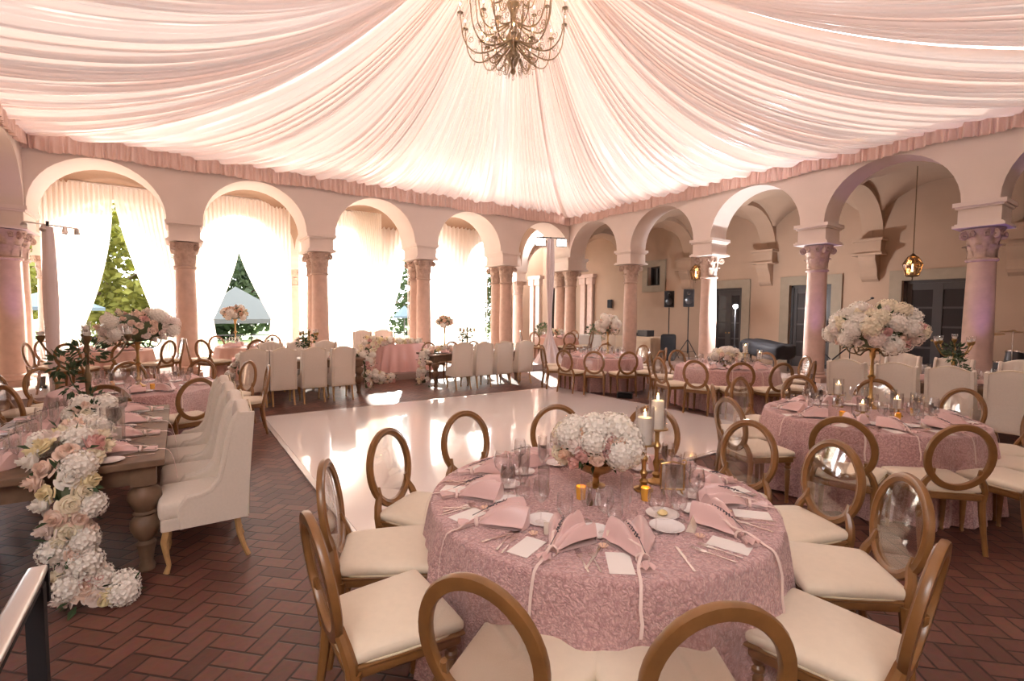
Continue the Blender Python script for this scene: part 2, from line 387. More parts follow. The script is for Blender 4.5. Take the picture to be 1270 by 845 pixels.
for i, (a, b_) in enumerate(doors):
    c = (a + b_) / 2; lf = []
    for sgn in (-1, 1):
        w = (b_ - a) / 2 - .07; cy_ = c + sgn * w / 2
        fr = MB(); gl = MB()
        fr.box((0, cy_ - w / 2 + .05, 1.41), (.06, .1, 2.48)); fr.box((0, cy_ + w / 2 - .05, 1.41), (.06, .1, 2.48))
        for zz, h in ((.32, .34), (.95, .05), (1.5, .05), (2.0, .05), (2.56, .18)): fr.box((0, cy_, zz), (.05, w - .18, h))
        gl.box((0, cy_, 1.5), (.012, w - .18, 2.1))
        kn = MB(); kn.sph((-.06, c + sgn * .06, 1.15), .028)
        lf.append(part('door_leaf', fr, m_door, kids=[part('glass', gl, m_dglass), part('door_handle', kn, m_brass)], smooth=False))
    fr = MB(); 
    for (u0, u1, c0, c1) in ((a, a + .07, PZ, 2.72), (b_ - .07, b_, PZ, 2.72), (a, b_, 2.64, 2.72)): fr.box((0, (u0 + u1) / 2, (c0 + c1) / 2), (.14, u1 - u0, c1 - c0))
    thing('door_%d' % (i + 1), lf + [part('door_frame', fr, m_door, smooth=False), part('stone_surround', surround(a, b_, PZ, 2.72, .28), m_taupe, T_(-OX - .16, 0, 0), label='wide taupe stone surround', smooth=False)],
          T_(OX + .16, 0, 0), 'dark glazed double door ' + dl[i], 'door', kind='structure')
wf = MB()
for (u0, u1, c0, c1) in ((win[0], win[0] + .05, win[2], win[3]), (win[1] - .05, win[1], win[2], win[3]), (win[0], win[1], win[2], win[2] + .05), (win[0], win[1], win[3] - .05, win[3]), (13.07, 13.13, win[2], win[3])):
    wf.box((OX + .2, (u0 + u1) / 2, (c0 + c1) / 2), (.06, u1 - u0, c1 - c0))
wg = MB(); wg.box((OX + .22, 13.1, 3.34), (.01, .6, .72))
thing('window_1', [part('window_frame', wf, m_door, smooth=False), part('pane', wg, m_dglass), part('stone_surround', surround(*win, .26, True), m_taupe, smooth=False)], I4, 'small square dark window with taupe surround, high on the loggia wall', 'window', kind='structure')
# far end of the loggia: closing wall with arched dark doorway and pilasters
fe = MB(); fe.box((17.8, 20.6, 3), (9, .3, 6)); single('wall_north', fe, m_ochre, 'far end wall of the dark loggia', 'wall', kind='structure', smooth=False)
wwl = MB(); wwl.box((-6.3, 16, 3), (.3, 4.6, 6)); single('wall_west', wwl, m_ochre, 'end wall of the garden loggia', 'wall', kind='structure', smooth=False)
cls = MB(); cls.box((7.6, -2.45, 5.3), (16.8, 3.0, .2)); single('ceiling', cls, m_plaster, 'added unseen slab behind the camera, blocking sky light', 'ceiling', kind='structure', smooth=False)  # unseen slab added and cut short to trim light from behind
clw = MB(); clw.box((-4.8, 5.4, 5.3), (2.9, 17.7, .2)); single('ceiling', clw, m_plaster, 'added unseen slab over the left passage, blocking sky light', 'ceiling', kind='structure', smooth=False)  # added out of view to keep sky light off the left side
wle = MB(); wle.box((-6.3, 5, 3), (.3, 18, 6)); single('wall_west', wle, m_ochre, 'added unseen wall behind the left passage, blocking outside light', 'wall', kind='structure', smooth=False)  # unseen wall added to shut out light from the west
swl = MB(); swl.box((5.5, -3.9, 3), (23.6, .3, 6)); single('wall_south', swl, m_plaster, 'added unseen plaster wall behind the camera, blocking outside light', 'wall', kind='structure', smooth=False)  # unseen wall added to hold back light from the south
fd = MB(); fd.box((15.35, 18.5, 1.6), (.9, .1, 2.9)); 
gd = MB(); gd.box((15.35, 18.44, 1.6), (.05, .03, 2.7))
thing('door_5', [part('door_leaf', fd, m_door, smooth=False), part('mullion', gd, m_iron, smooth=False)], I4, 'tall dark doorway beyond the corner columns', 'door', kind='structure')

# ------------------------------------------------------------------ columns
def col_parts():
    sh = MB(); sh.lathe([(.225, 0), (.232, .3), (.228, 1.2), (.205, 2.45), (.20, 2.5)], 28)
    rg = MB(); rg.lathe([(.20, 0), (.235, .01), (.245, .035), (.235, .06), (.205, .07)], 28)
    bs = MB(); bs.box((0, 0, .05), (.60, .60, .10)); bs.lathe([(.29, .10), (.31, .125), (.30, .155), (.26, .165), (.245, .19), (.26, .21), (.265, .23), (.24, .25), (.225, .26)], 28)
    cp = MB(); cp.lathe([(.20, 0), (.205, .1), (.225, .3), (.28, .48), (.32, .56)], 20)
    def leafcurl(a, r0, z0, h, w, out):
        vs = []; n = 6
        for i in range(n + 1):
            t = i / n; r = r0 + .02 + out * t ** 2.2; z = z0 + h * (sin(t * pi * .62)); ww = w * (1 - .5 * t) * (1 + .18 * sin(t * 18))
            for sg in (-1, 0, 1): vs.append((r * cos(a) - sg * ww * sin(a) - (.012 * abs(sg)) * cos(a), r * sin(a) + sg * ww * cos(a) - (.012 * abs(sg)) * sin(a), z))
        fs = []
        for i in range(n):
            for k_ in (0, 1): q = i * 3 + k_; fs.append((q, q + 1, q + 4, q + 3))
        m_ = len(vs); vs2 = [(x * .93, y * .93, z) for x, y, z in vs]
        cp.add(vs, fs); cp.add(vs2, [f_[::-1] for f_ in fs])
    for k_ in range(8): leafcurl(2 * pi * k_ / 8, .20, .02, .24, .07, .09)
    for k_ in range(8): leafcurl(2 * pi * (k_ + .5) / 8, .21, .16, .26, .065, .11)
    for k_ in range(4):
        a = pi / 4 + k_ * pi / 2; sp = []
        for i in range(22):
            t = i / 21; ang = -pi * .4 + t * 3.6 * pi; rr_ = .085 * (1 - t * .8); sp.append((cos(a) * (.325 + rr_ * sin(ang)), sin(a) * (.325 + rr_ * sin(ang)), .44 + rr_ * cos(ang)))
        cp.tube(sp, .022, 6)
        for da in (-.42, .42):
            sp = []
            for i in range(14):
                t = i / 13; ang = t * 3 * pi; rr_ = .05 * (1 - t * .8); b2 = a + da
                sp.append((cos(b2) * .30 - sin(b2) * rr_ * sin(ang), sin(b2) * .30 + cos(b2) * rr_ * sin(ang), .47 + rr_ * cos(ang)))
            cp.tube(sp, .016, 5)
    return sh, rg, bs, cp
csh, crg, cbs, ccp = [mb.mesh(n_, m_) for mb, n_, m_ in zip(col_parts(), ('shaft', 'neck_ring', 'column_base', 'capital'), (m_stone, m_carv, m_stone, m_carv))]
def impost(wx, wy, z=3.46):
    mb = MB()
    for zz, h, e_ in ((0, .05, .03), (.05, .03, 0), (.08, .28, -.035), (.36, .04, 0), (.40, .08, .035)): mb.box((0, 0, zz + h / 2), (wx + 2 * e_, wy + 2 * e_, h))
    return mb
imN = impost(.70, 1.16).mesh('impost_block', m_plaster, False); imE = impost(.80, .68).mesh('impost_block', m_plaster, False); imO = impost(.56, .56).mesh('impost_block', m_plaster, False)
def column(x, y, pos, im, label, imz=3.46, sc=1):
    """pos: offsets of shafts from x,y"""
    kids = []
    if im: kids.append(('impost_block', im, T_(0, 0, imz), []))
    for dx, dy in pos:
        for n_, me, z in (('column_base', cbs, PZ), ('shaft', csh, PZ + .25), ('neck_ring', crg, 2.82), ('capital', ccp, 2.88)):
            kids.append((n_, me, T_(dx, dy, z * (imz / 3.46) if z > 1 else z) @ (S_(1, 1, (imz - .0) / 3.46) if n_ == 'shaft' else I4), []))
    thing('column', kids, T_(x, y, 0), label, 'column', 'stone columns of the arcades', 'structure')
nl = ['in the left corner beside the white draped stand', 'left of the arch with the slate grey tent outside', 'left of the sweetheart table', 'right of the sweetheart table', 'behind the row of four white chairs near the corner']
for x, l in zip(NX[:5], nl): column(x, NY + .52, [(0, -.27), (0, .33)], imN, 'paired pink stone columns ' + l)
column(12.86, NY + .58, [(-.1, -.3), (-.1, .33), (.2, .33)], impost(1.0, 1.2).mesh('impost_block', m_plaster, False), 'cluster of pink stone columns where the two arcades meet')
el = ['beside the two loudspeakers, nearest the corner cluster', 'brightly lit stone column beside the white flash light', 'purple-lit column in front of the keyboard', 'wide purple-lit column in front of the drum kit', 'stone column beyond the right edge']
for y, l in zip(EY[1:], el): column(EX + .375, y, [(0, 0)], imE, l if 'column' in l else 'single stone column ' + l)
for y in (11.48, 8.5, 5.58): column(WX - .375, y, [(0, 0)], imE, 'west arcade stone column, %s' % {11.48: 'nearest the corner', 8.5: 'midway along', 5.58: 'close to the long table'}[y])
for i, x in enumerate(NX + [16.0]):
    column(x, OY + .25, [(-.0, 0)], imO, 'slender outer column of the garden loggia, %s' % ['far left', 'behind the left pair of columns', 'behind the left sweetheart columns', 'behind the right sweetheart columns', 'beside the green cypress hedge', 'behind the corner cluster', 'at the loggia end'][i], imz=3.24)
# pilasters by the far end wall
for (x, y, l) in ((14.6, 19.2, 'in the sunlit far corner'), (15.9, 16.9, 'flat stone pilasters left of the little window'),):
    mb = MB(); 
    for dx in (-.2, .28): mb.box((x, y + dx, 1.7), (.12, .3, 3.0)); mb.box((x, y + dx, 3.33), (.22, .4, .3))
    mb.box((x, y, 3.56), (.3, 1.0, .16)); single('trim_4', mb, m_stone, l if 'pil' in l else 'stone pilasters ' + l, 'pilaster', kind='structure', smooth=False)
# ------------------------------------------------------------------ tent lining
TC = (4.62, 6.72); HN, HE, HS, HW = NY + .02 - TC[1], EX + .02 - TC[0], TC[1] - SY + .02, TC[0] - WX + .02
def tz(t): return 5.30 + 3.25 * (1 - t) ** 3 + .20 * t ** 7
def tent(side, seed):
    r2 = random.Random(seed); n = 760; m = 44; vs = []
    fold = []; x = 0
    for i in range(n + 1):
        u = (-1 + 2 * i / n) * (1.03 if side in 'WE' else 1.0); s_ = u * 26 + 1.6 * sin(u * 5 + seed) + .9 * sin(u * 13 + seed * 2)
        fold.append((u, s_))
    am = [noise.noise((i * .05, seed * 7.1, 0)) for i in range(n + 1)]
    for j in range(m + 1):
        t = .015 + .985 * (j / m) ** 1.15
        for i, (u, s_) in enumerate(fold):
            w = t ** .55 * (1 - .25 * t)
            drift = .5 * noise.noise((u * 3, t * 1.3, seed)) * t
            a = (.5 - .5 * abs(cos(s_ * 1.15 + drift * 2)) ** .6) * .15 + .055 * sin(s_ * 5.1 + 2.5 * drift * 3) + .028 * sin(s_ * 11 + seed + drift * 5) + .012 * sin(s_ * 23 + drift * 9) + .08 * am[i]
            a *= w
            edge = max(0, min(1, (1 - abs(u)) * 9)) if side in 'WE' else 1
            z = tz(t) + a * (.2 + .8 * edge) * 1.1 + (.012 if side in 'NS' else -.055 * min(1, t * 3)) + .05 * noise.noise((u * 4, t * 2.5, seed + 3)) * t
            sag = -.10 * sin(pi * t) * (1 - u * u) * 0
            d_ = t
            if side == 'N': X = TC[0] + d_ * (HE * u if u > 0 else HW * u); Y = TC[1] + d_ * HN
            if side == 'S': X = TC[0] + d_ * (HE * u if u > 0 else HW * u); Y = TC[1] - d_ * HS
            if side == 'E': Y = TC[1] + d_ * (HN * u if u > 0 else HS * u); X = TC[0] + d_ * HE
            if side == 'W': Y = TC[1] + d_ * (HN * u if u > 0 else HS * u); X = TC[0] - d_ * HW
            lat = .03 * sin(s_ * 2.3) * t * edge
            if side in 'NS': X += lat
            else: Y += lat
            vs.append((X, Y, z + sag))
    w = n + 1; fs = [(j * w + i, j * w + i + 1, (j + 1) * w + i + 1, (j + 1) * w + i) for j in range(m) for i in range(n)]
    return MB().add(vs, fs)
sl = {'N': 'above the garden arcade', 'E': 'above the loggia arcade', 'W': 'hanging over the left side', 'S': 'above the camera'}
def seam(ax, ay):
    pts = []
    for j in range(1, 41):
        t = j / 40; pts.append((TC[0] + ax * t, TC[1] + ay * t, tz(t) - .0))
    return MB().tube(pts, .008, 6)
kids = [part('ceiling_drape', tent(s_, i + 1), m_satin, ang=180) for i, s_ in enumerate('NEWS')]
kids += [part('gathered_seam', seam(a, b_), m_satin) for a, b_ in ((HE, HN), (-HW, HN), (HE, -HS), (-HW, -HS))]
def ruffle(P0, P1, nrm, seed, z0=5.14, z1=5.58):
    P0 = Vector(P0); P1 = Vector(P1); d_ = P1 - P0; Lh = d_.length; d_.normalize(); nrm = Vector(nrm); n = int(Lh * 75); m = 5; vs = []
    for j in range(m + 1):
        h = j / m
        for i in range(n + 1):
            x = Lh * i / n; ph = x * 52 + 3 * sin(x * 2.1 + seed) + 2 * noise.noise((x * 2.5, seed, 0)); a = .045 * (1 - h * .6)
            q = P0 + d_ * (x + .02 * sin(ph * .5) * (1 - h)) + nrm * (-.07 + a * sin(ph) + .02 * sin(ph * .37) * (1 - h)) 
            vs.append((q.x, q.y, z0 + (z1 - z0) * h + (.02 * sin(x * 3 + seed) + .03 * noise.noise((x * 3, seed, 5))) * (1 - h)))
    w = n + 1; mb = MB().add(vs, [(j * w + i, j * w + i + 1, (j + 1) * w + i + 1, (j + 1) * w + i) for j in range(m) for i in range(n)])
    return mb
c4 = [(WX, SY), (WX, NY), (EX, NY), (EX, SY)]
for i, (n2, l) in enumerate((((-1, 0, 0), 'west'), ((0, 1, 0), 'garden side'), ((1, 0, 0), 'loggia side'), ((0, -1, 0), 'camera side'))):
    a, b_ = c4[i], c4[(i + 1) % 4]
    kids.append(part('valance', ruffle((*a, 0), (*b_, 0), n2, i * 3.3), m_val, label='dusky pink ruffled valance', ang=180))
thing('tent_lining', kids, I4, 'blush satin tent lining draped from a central peak to a ruffled valance', 'tent lining')

# ------------------------------------------------------------------ curtains
def curtain(y, z_top, z_tie, z_bot, edge, fullx, label, folds=16, seed=0, amp=.05):
    """sheer gathered to one side. edge(s) inner edge x at height fraction s from top (0) to tie (1); fullx the outer edge"""
    n = folds * 8; m = 40; vs = []
    for j in range(m + 1):
        z = z_top + (z_bot - z_top) * j / m
        s_ = (z_top - z) / (z_top - z_tie)
        xi = edge(min(1, s_)) if s_ <= 1 else edge(1) + (edge(0) - fullx) * .10 * min(1, (s_ - 1) * 3)
        for i in range(n + 1):
            q = i / n; x = fullx + (xi - fullx) * q
            zz = z - .0
            gath = max(.25, abs(xi - fullx) / max(.2, abs(edge(0) - fullx)))
            vs.append((x, y + amp * (1.3 - .5 * gath) * sin(q * folds * 2 * pi + .8 * noise.noise((q * 5, z * .5, seed))) + .02 * noise.noise((q * 9, z, seed)), zz))
    w = n + 1; mb = MB().add(vs, [(j * w + i, j * w + i + 1, (j + 1) * w + i + 1, (j + 1) * w + i) for j in range(m) for i in range(n)])
    return mb
def swag(x_top, x_tie, pw=2.2): return lambda s_: x_tie + (x_top - x_tie) * (1 - s_ ** pw)
CY_ = 17.35
cl = [
    (CY_, 5.2, 1.35, .3, lambda s_: -1.42 - .8 * max(0, s_ - .08) ** 1.9, -2.9, 'left sheer of the first arch, framing the yellow tree'),
    (CY_ + .05, 5.2, 1.35, .3, lambda s_: -1.40 + 1.0 * max(0, s_ - .08) ** 1.25, .62, 'right sheer of the first arch, falling behind the column'),
    (CY_, 5.3, 1.55, .3, lambda s_: 1.60 - 1.5 * max(0, s_ - .42) ** 1.35, .05, 'left sheer of the second arch'),
    (CY_ + .05, 5.3, 1.55, .3, lambda s_: 1.58 + 1.7 * max(0, s_ - .42) ** 1.2, 3.10, 'right sheer of the second arch'),
    (CY_, 5.3, 1.25, .3, lambda s_: 6.0 - .35 * s_, 3.85, 'broad sheer behind the sweetheart table'),
    (CY_ + .3, 5.3, 1.45, .3, lambda s_: 5.3 + .0 * s_, 6.95, 'straight sheer right of the sweetheart table'),
    (CY_, 5.35, 1.3, .3, lambda s_: 10.75 - .25 * s_, 7.5, 'sheer behind the long feasting table'),
]
def edge6(s_): return 6.95 - 0.0 * s_
for i, (y, zt, zi, zb, ef, fx, l) in enumerate(cl):
    if i == 5:
        mb = curtain(y, zt, zi, zb, lambda s_: 7.25 - (.75 if s_ >= 1 else .75 * s_ ** 2.2), 5.2, l, 12, i)
    else: mb = curtain(y, zt, zi, zb, ef, fx, l, 18 if abs(fx - ef(0)) > 1.8 else 14, i)
    single('sheer_curtain', mb, m_sheer, 'ivory ' + l, 'curtain', group='sheer curtains in the garden arches', ang=180)
mb = curtain(CY_, 5.3, 1.3, .3, lambda s_: 3.33, 3.72, '', 5, 8)
single('sheer_curtain', mb, m_sheer, 'narrow ivory sheer strip just left of the second pair of columns', 'curtain', group='sheer curtains in the garden arches', ang=180)
# peach swagged sheer gathered in front, third arch
mb = curtain(CY_ - .35, 5.28, 1.2, .3, lambda s_: 4.95 + .62 * s_ ** .6 if s_ < .55 else 4.95 + .62 * .7 + .25 * (s_ - .55), 6.02, '', 12, 9, .04)
single('sheer_curtain', mb, m_sheer, 'narrow ivory sheer falling straight, in front of the broad one, by the sweetheart table', 'curtain', group='sheer curtains in the garden arches', ang=180)
# pipe and drape rods
for (xa, xb, z, l) in ((-2.9, .7, 5.22, 'first'), (.0, 3.6, 5.32, 'second'), (3.8, 7.3, 5.32, 'third'), (7.5, 10.8, 5.37, 'fourth')):
    k_ = [part('crossbar', MB().tube([(xa, CY_ + .02, z), (xb, CY_ + .02, z)], .025, 8), m_steel)]
    for x in (xa + .1, xb - .1): k_.append(part('upright', MB().tube([(x, CY_ + .12, PZ), (x, CY_ + .12, z + .03)], .022, 8), m_steel))
    thing('curtain_rail', k_, I4, 'slim metal pipe rail carrying the sheers of the %s garden arch' % l, 'curtain rail', 'pipe rails of the garden arches')

# ------------------------------------------------------------------ outside
def crown(c, rx, rz, n, size, seed, holes=.0):
    r2 = random.Random(seed); mb = MB()
    for _ in range(n):
        while True:
            p_ = Vector((r2.uniform(-1, 1), r2.uniform(-1, 1), r2.uniform(-1, 1)))
            if .35 < p_.length < 1: break
        p_ = Vector((p_.x * rx, p_.y * rx, p_.z * rz)) + Vector(c)
        if noise.noise(p_ * .7) < -.15: continue
        s_ = size * r2.uniform(.6, 1.3); R3 = Matrix.Rotation(r2.uniform(0, 6.28), 3, 'Z') @ Matrix.Rotation(r2.uniform(-1.6, 1.6), 3, 'X') @ Matrix.Rotation(r2.uniform(-1.2, 1.2), 3, 'Y')
        vs = [p_ + R3 @ Vector(q) * s_ for q in ((-1, 0, 0), (0, -.7, .1), (1, 0, 0), (0, .7, .1))]
        mb.add(vs, [(0, 1, 2, 3)])
    return mb
def tree(x, y, h, rx, rz, mat, label, seed, n=2600, size=.22):
    tk = MB().tube([(x, y, 0), (x + .1, y, h * .4), (x - .1, y + .1, h)], [.28, .2, .06], 8)
    r2 = random.Random(seed)
    for k_ in range(7):
        a = k_ * .9; tk.tube([(x, y, h * (.3 + .07 * k_)), (x + cos(a) * rx * .4, y + sin(a) * rx * .4, h * (.42 + .08 * k_)), (x + cos(a) * rx * .8, y + sin(a) * rx * .8, h * (.5 + .08 * k_))], [.1, .06, .02], 5)
    thing('tree', [part('crown', crown((x, y, h), rx, rz, n, size, seed), mat, smooth=False), part('trunk', tk, m_bark)], I4, label, 'tree')
tree(-2.4, 29.5, 4.0, 4.0, 3.6, m_tree, 'bright yellow-green tree seen through the first arch', 3, 9000, .2)
tree(3.0, 37, 3.4, 3.3, 3.6, m_tree2, 'hazy green tree seen in the gap of the second arch', 4, 7000, .24)
tree(14.6, 34, 4, 3.6, 4, m_tree2, 'green tree seen beside the sheers of the third arch', 5, 3000)
for k_, (x, y, l) in enumerate(((13.5, 22.6, 'tall narrow cypress left of the paired columns'), (3.97, 21.5, 'slim leafy column left of the second column pair'), (15.3, 23.0, 'slim cypress glimpsed right of the paired columns'))):
    mb = crown((x, y, 2.4), (.75, .3, .25)[k_], 2.7, 2400, .10, 20 + k_)
    thing('cypress', [part('foliage', mb, m_tree2, smooth=False), part('trunk', MB().tube([(x, y, 0), (x, y, 3.5)], .06, 6), m_bark)], I4, l, 'tree')
def parasol(x, y, z, r, mat, label, cat='umbrella'):
    mb = MB(); n = 8; prof = [(.02, z + .62), (r * .5, z + .33), (r, z)]; mb.lathe(prof, n, c=(x, y, 0), cap=False); mb.lathe([(r, z), (r * .995, z - .12)], n, c=(x, y, 0), cap=False)
    pl = MB().tube([(x, y, 0), (x, y, z + .6)], .03, 8)
    thing('patio_umbrella', [part('canopy', mb, mat, smooth=False), part('pole', pl, m_iron)], I4, label, cat)
parasol(-3.9, 24.2, 1.9, 1.6, m_umb, 'slate blue patio umbrella outside below the yellow tree')
parasol(11.3, 28, 1.6, .7, m_umb, 'small grey closed-looking umbrella outside beside the third arch sheers')
# grey marquee outside second arch
mb = MB(); mb.add([(.5, 25, 1.45), (4.6, 25, 1.45), (4.6, 29, 1.45), (.5, 29, 1.45), (2.3, 27, 3.0)], [(0, 1, 4), (1, 2, 4), (2, 3, 4), (3, 0, 4)])
mb.box((2.55, 25, 1.35), (4.2, .04, .2)); kd = [part('canopy', mb, m_hill, smooth=False)]
for x in (.55, 4.55):
    for y in (25.05, 28.9): kd.append(part('post', MB().tube([(x, y, 0), (x, y, 1.45)], .04, 6), m_steel))
thing('garden_marquee', kd, I4, 'grey pointed canopy outside, seen in the gap of the second arch', 'canopy')
hb = MB(); 
for x in range(0, 17): hb.box((-6 + x * 1.2, 22.0, .45), (.04, .04, .9))
for z in (.85, .45): hb.box((3.6, 22.0, z), (19.5, .05, .04))
single('railing', hb, m_black, 'low dark garden railing outside beyond the sheers', 'railing', smooth=False)

# ------------------------------------------------------------------ light
w = bpy.data.worlds.new('sky'); SC.world = w; w.use_nodes = True; nt = w.node_tree; bg = nt.nodes['Background']
bg.inputs[0].default_value = (.93, .96, 1.0, 1); bg.inputs[1].default_value = 6
def lamp(name, kind, loc, energy, color, rot=None, **kw):
    l = bpy.data.lights.new(name, kind); l.energy = energy; l.color = color
    for k_, v in kw.items(): setattr(l, k_, v)
    o = bpy.data.objects.new(name, l); COL.objects.link(o); o.location = loc
    if rot: o.rotation_euler = rot
    return o
el_, az = radians(24.5), atan2(-.24, -.97)
sd = Vector((-.418 * cos(el_), -.908 * cos(el_), -sin(el_)))
o = lamp('sun', 'SUN', (0, 30, 20), 14, (1, .93, .82), angle=radians(.8)); o.rotation_euler = sd.to_track_quat('-Z', 'Y').to_euler()
# camera
cd = bpy.data.cameras.new('camera'); cam = bpy.data.objects.new('camera', cd); COL.objects.link(cam)
yaw, pit, rol = radians(34.4825), radians(3.1165), radians(.3897)
F_ = Vector((sin(yaw) * cos(pit), cos(yaw) * cos(pit), -sin(pit))); r0 = Vector((cos(yaw), -sin(yaw), 0)); u0 = r0.cross(F_)
ex = r0 * cos(rol) + u0 * sin(rol); ey = -r0 * sin(rol) + u0 * cos(rol)
cam.matrix_world = Matrix(((ex.x, ey.x, -F_.x, 0), (ex.y, ey.y, -F_.y, 0), (ex.z, ey.z, -F_.z, 1.76), (0, 0, 0, 1)))
cd.sensor_width = 36; cd.lens = 601.86 / 1270 * 36; cd.clip_start = .03; cd.clip_end = 300
SC.camera = cam
SC.view_settings.view_transform = 'Standard'; SC.view_settings.look = 'None'; SC.view_settings.gamma = 1; SC.view_settings.exposure = 1.0
# ------------------------------------------------------------------ oval-back chair (faces +Y)
def oval_chair():
    K = []
    b = Matrix.Translation((0, -.235, .47)) @ Matrix.Rotation(radians(9), 4, 'X')
    # back ring: moulded section swept round an oval
    cz, ax, az_ = .265, .205, .235; n = 40; prof = [(-.024, -.012), (-.020, .010), (-.006, .014), (0, .020), (.008, .014), (.022, .012), (.027, -.004), (.022, -.016), (0, -.020), (-.020, -.018)]
    vs = []; fs = []; q = len(prof)
    for i in range(n):
        a = 2 * pi * i / n
        for (rr_, yy) in prof: vs.append(((ax + rr_) * cos(a), yy, cz + (az_ + rr_) * sin(a)))
        for k_ in range(q): fs.append((i * q + k_, i * q + (k_ + 1) % q, ((i + 1) % n) * q + (k_ + 1) % q, ((i + 1) % n) * q + k_))
    K.append(part('back_frame', MB().add(vs, fs), m_gold, b, ang=50))
    pn = MB()
    def pf(sgn):
        return lambda u, v: ((ax - .018) * u * cos(2 * pi * v), sgn * .004 + .014 * (1 - u * u) , cz + (az_ - .018) * u * sin(2 * pi * v))
    pn.grid(lambda u, v: pf(1)(.001 + .999 * u, v), 4, 32); pn.grid(lambda u, v: pf(-1)(1 - .999 * u, v), 4, 32)
    K.append(part('back_panel', pn, m_acryl, b, label='clear oval back panel', ang=80))
    for s in (-1, 1):
        pts = [(s * .205, -.215, .40), (s * .207, -.222, .47), (s * .19, -.236, .53), (s * .158, -.250, .585), (s * .150, -.262, .64)]
        K.append(part('back_post', MB().tube(pts, [.024, .026, .024, .022, .012], 8), m_gold))
        lp = [(s * .205, -.205, .43), (s * .206, -.215, .30), (s * .209, -.235, .15), (s * .213, -.262, 0)]
        K.append(part('leg', MB().tube(lp, [.026, .023, .019, .017], 8), m_gold))
        pr = [(.012, 0), (.018, .01), (.012, .03), (.016, .05), (.013, .06), (.017, .075), (.021, .20), (.025, .31), (.018, .325), (.028, .335), (.028, .35), (.019, .36), (.027, .375), (.027, .43)]
        K.append(part('leg', MB().lathe(pr, 12, c=(s * .20, .195, 0)), m_gold))
    def trap(p): return (p[0] * (1 + .10 * (p[1] / .23)) , p[1], p[2])
    fr = MB().rbox((0, -.005, .42), (.455, .455, .055), .02, 3, fn=trap)
    fr.rbox((0, -.005, .447), (.475, .475, .016), .008, 3, fn=trap)
    K.append(part('seat_frame', fr, m_gold))
    def dome(p):
        x, y, z = trap(p); 
        if z > .47: z += .022 * max(0, 1 - (x / .24) ** 2) * max(0, 1 - (y / .24) ** 2)
        return (x, y, z)
    K.append(part('seat', MB().rbox((0, 0, .478), (.47, .47, .052), .026, 5, fn=dome), m_cream))
    h = .232; pts = []
    for k_ in range(32):
        a = 2 * pi * k_ / 32; cx_, cy_ = cos(a), sin(a); m_ = (abs(cx_) ** 5 + abs(cy_) ** 5) ** .2
        pts.append(trap((h * cx_ / m_ * 1.005, h * cy_ / m_ * 1.005, .458)))
    K.append(part('piping', MB().tube(pts, .0045, 6, closed=True), m_pipe))
    return K
CH = oval_chair()
def chair(x, y, ang, label, group, z=0):
    """ang = direction the chair faces, degrees from +X"""
    return thing('oval_back_chair', CH, T_(x, y, z) @ R_(radians(ang - 90)), label, 'chair', group)
# ------------------------------------------------------------------ upholstered dining chair (faces +Y)
def uph_chair(tufted=True):
    K = []
    K.append(part('seat', MB().rbox((0, .04, .425), (.50, .54, .13), .045, 5, fn=lambda p: (p[0], p[1], p[2] + (.015 * (1 - (p[0] / .25) ** 2) if p[2] > .45 else 0))), m_uph))
    K.append(part('apron', MB().rbox((0, .03, .335), (.50, .53, .09), .015, 3), m_uph))
    def bk(p):
        x, y, z = p; t = (z - .30) / .75
        camel = .055 * (1 - min(1, abs(x) / .2) ** 2) if t > .5 else 0
        z2 = z + camel * max(0, (t - .5) * 2); y2 = y - .07 * max(0, (z - .45)) 
        if tufted and y > -.22 and t > .3:
            px_, pz_ = x / .085, (z - .55) / .11
            y2 += -.020 * (cos(pi * px_) * cos(pi * pz_)) ** 4 + .012
        return (x, y2, z2)
    K.append(part('backrest', MB().rbox((0, -.235, .675), (.49, .085, .75), .032, 16 if tufted else 8, fn=bk), m_uph))
    if tufted:
        for zz in (.66, .77, .88):
            for xx in ((-.17, 0, .17) if zz != .77 else (-.085, .085)): K.append(part('button', MB().sph((xx, -.192 - .07 * (zz - .45), zz), .012, 6), m_uph))
    for s in (-1, 1):
        def sh(p):
            return p
        poly = [(-.275, .30), (.16, .30), (.17, .44), (.12, .50), (.05, .505), (-.03, .53), (-.09, .60), (-.12, .72), (-.15, .86), (-.19, 1.00), (-.235, 1.055), (-.335, 1.05), (-.285, .5)]
        K.append(part('side_wing', MB().prism(poly, s * .245 - .02, s * .245 + .02, 'yz'), m_uph, smooth=False))
        ed = [(s * .245, y, z) for y, z in poly[1:11]]
        K.append(part('wing_roll', MB().tube(ed, .024, 8), m_uph))
        K.append(part('leg', MB().tube([(s * .21, -.20, .31), (s * .212, -.215, .18), (s * .215, -.25, .06), (s * .218, -.275, 0)], [.026, .022, .018, .02], 8), m_oak))
        K.append(part('leg', MB().tube([(s * .215, .25, .31), (s * .222, .272, .22), (s * .212, .262, .12), (s * .205, .25, .05), (s * .215, .268, 0)], [.030, .028, .019, .016, .022], 8), m_oak))
    pts = [(x, -.235 - .043 - .07 * (z - .45) if z > .45 else -.278, z) for x, z in [(-.24, .31), (-.243, .6), (-.243, 1.02), (-.2, 1.05), (-.1, 1.085), (0, 1.10), (.1, 1.085), (.2, 1.05), (.243, 1.02), (.243, .6), (.24, .31)]]
    K.append(part('piping', MB().tube(pts, .006, 6, closed=True), m_pipe))
    return K
UC = uph_chair(True)
def uchair(x, y, ang, label, group, z=0, w=.96): return thing('upholstered_chair', UC, T_(x, y, z) @ R_(radians(ang - 90)) @ S_(w, .9, 1), label, 'chair', group)
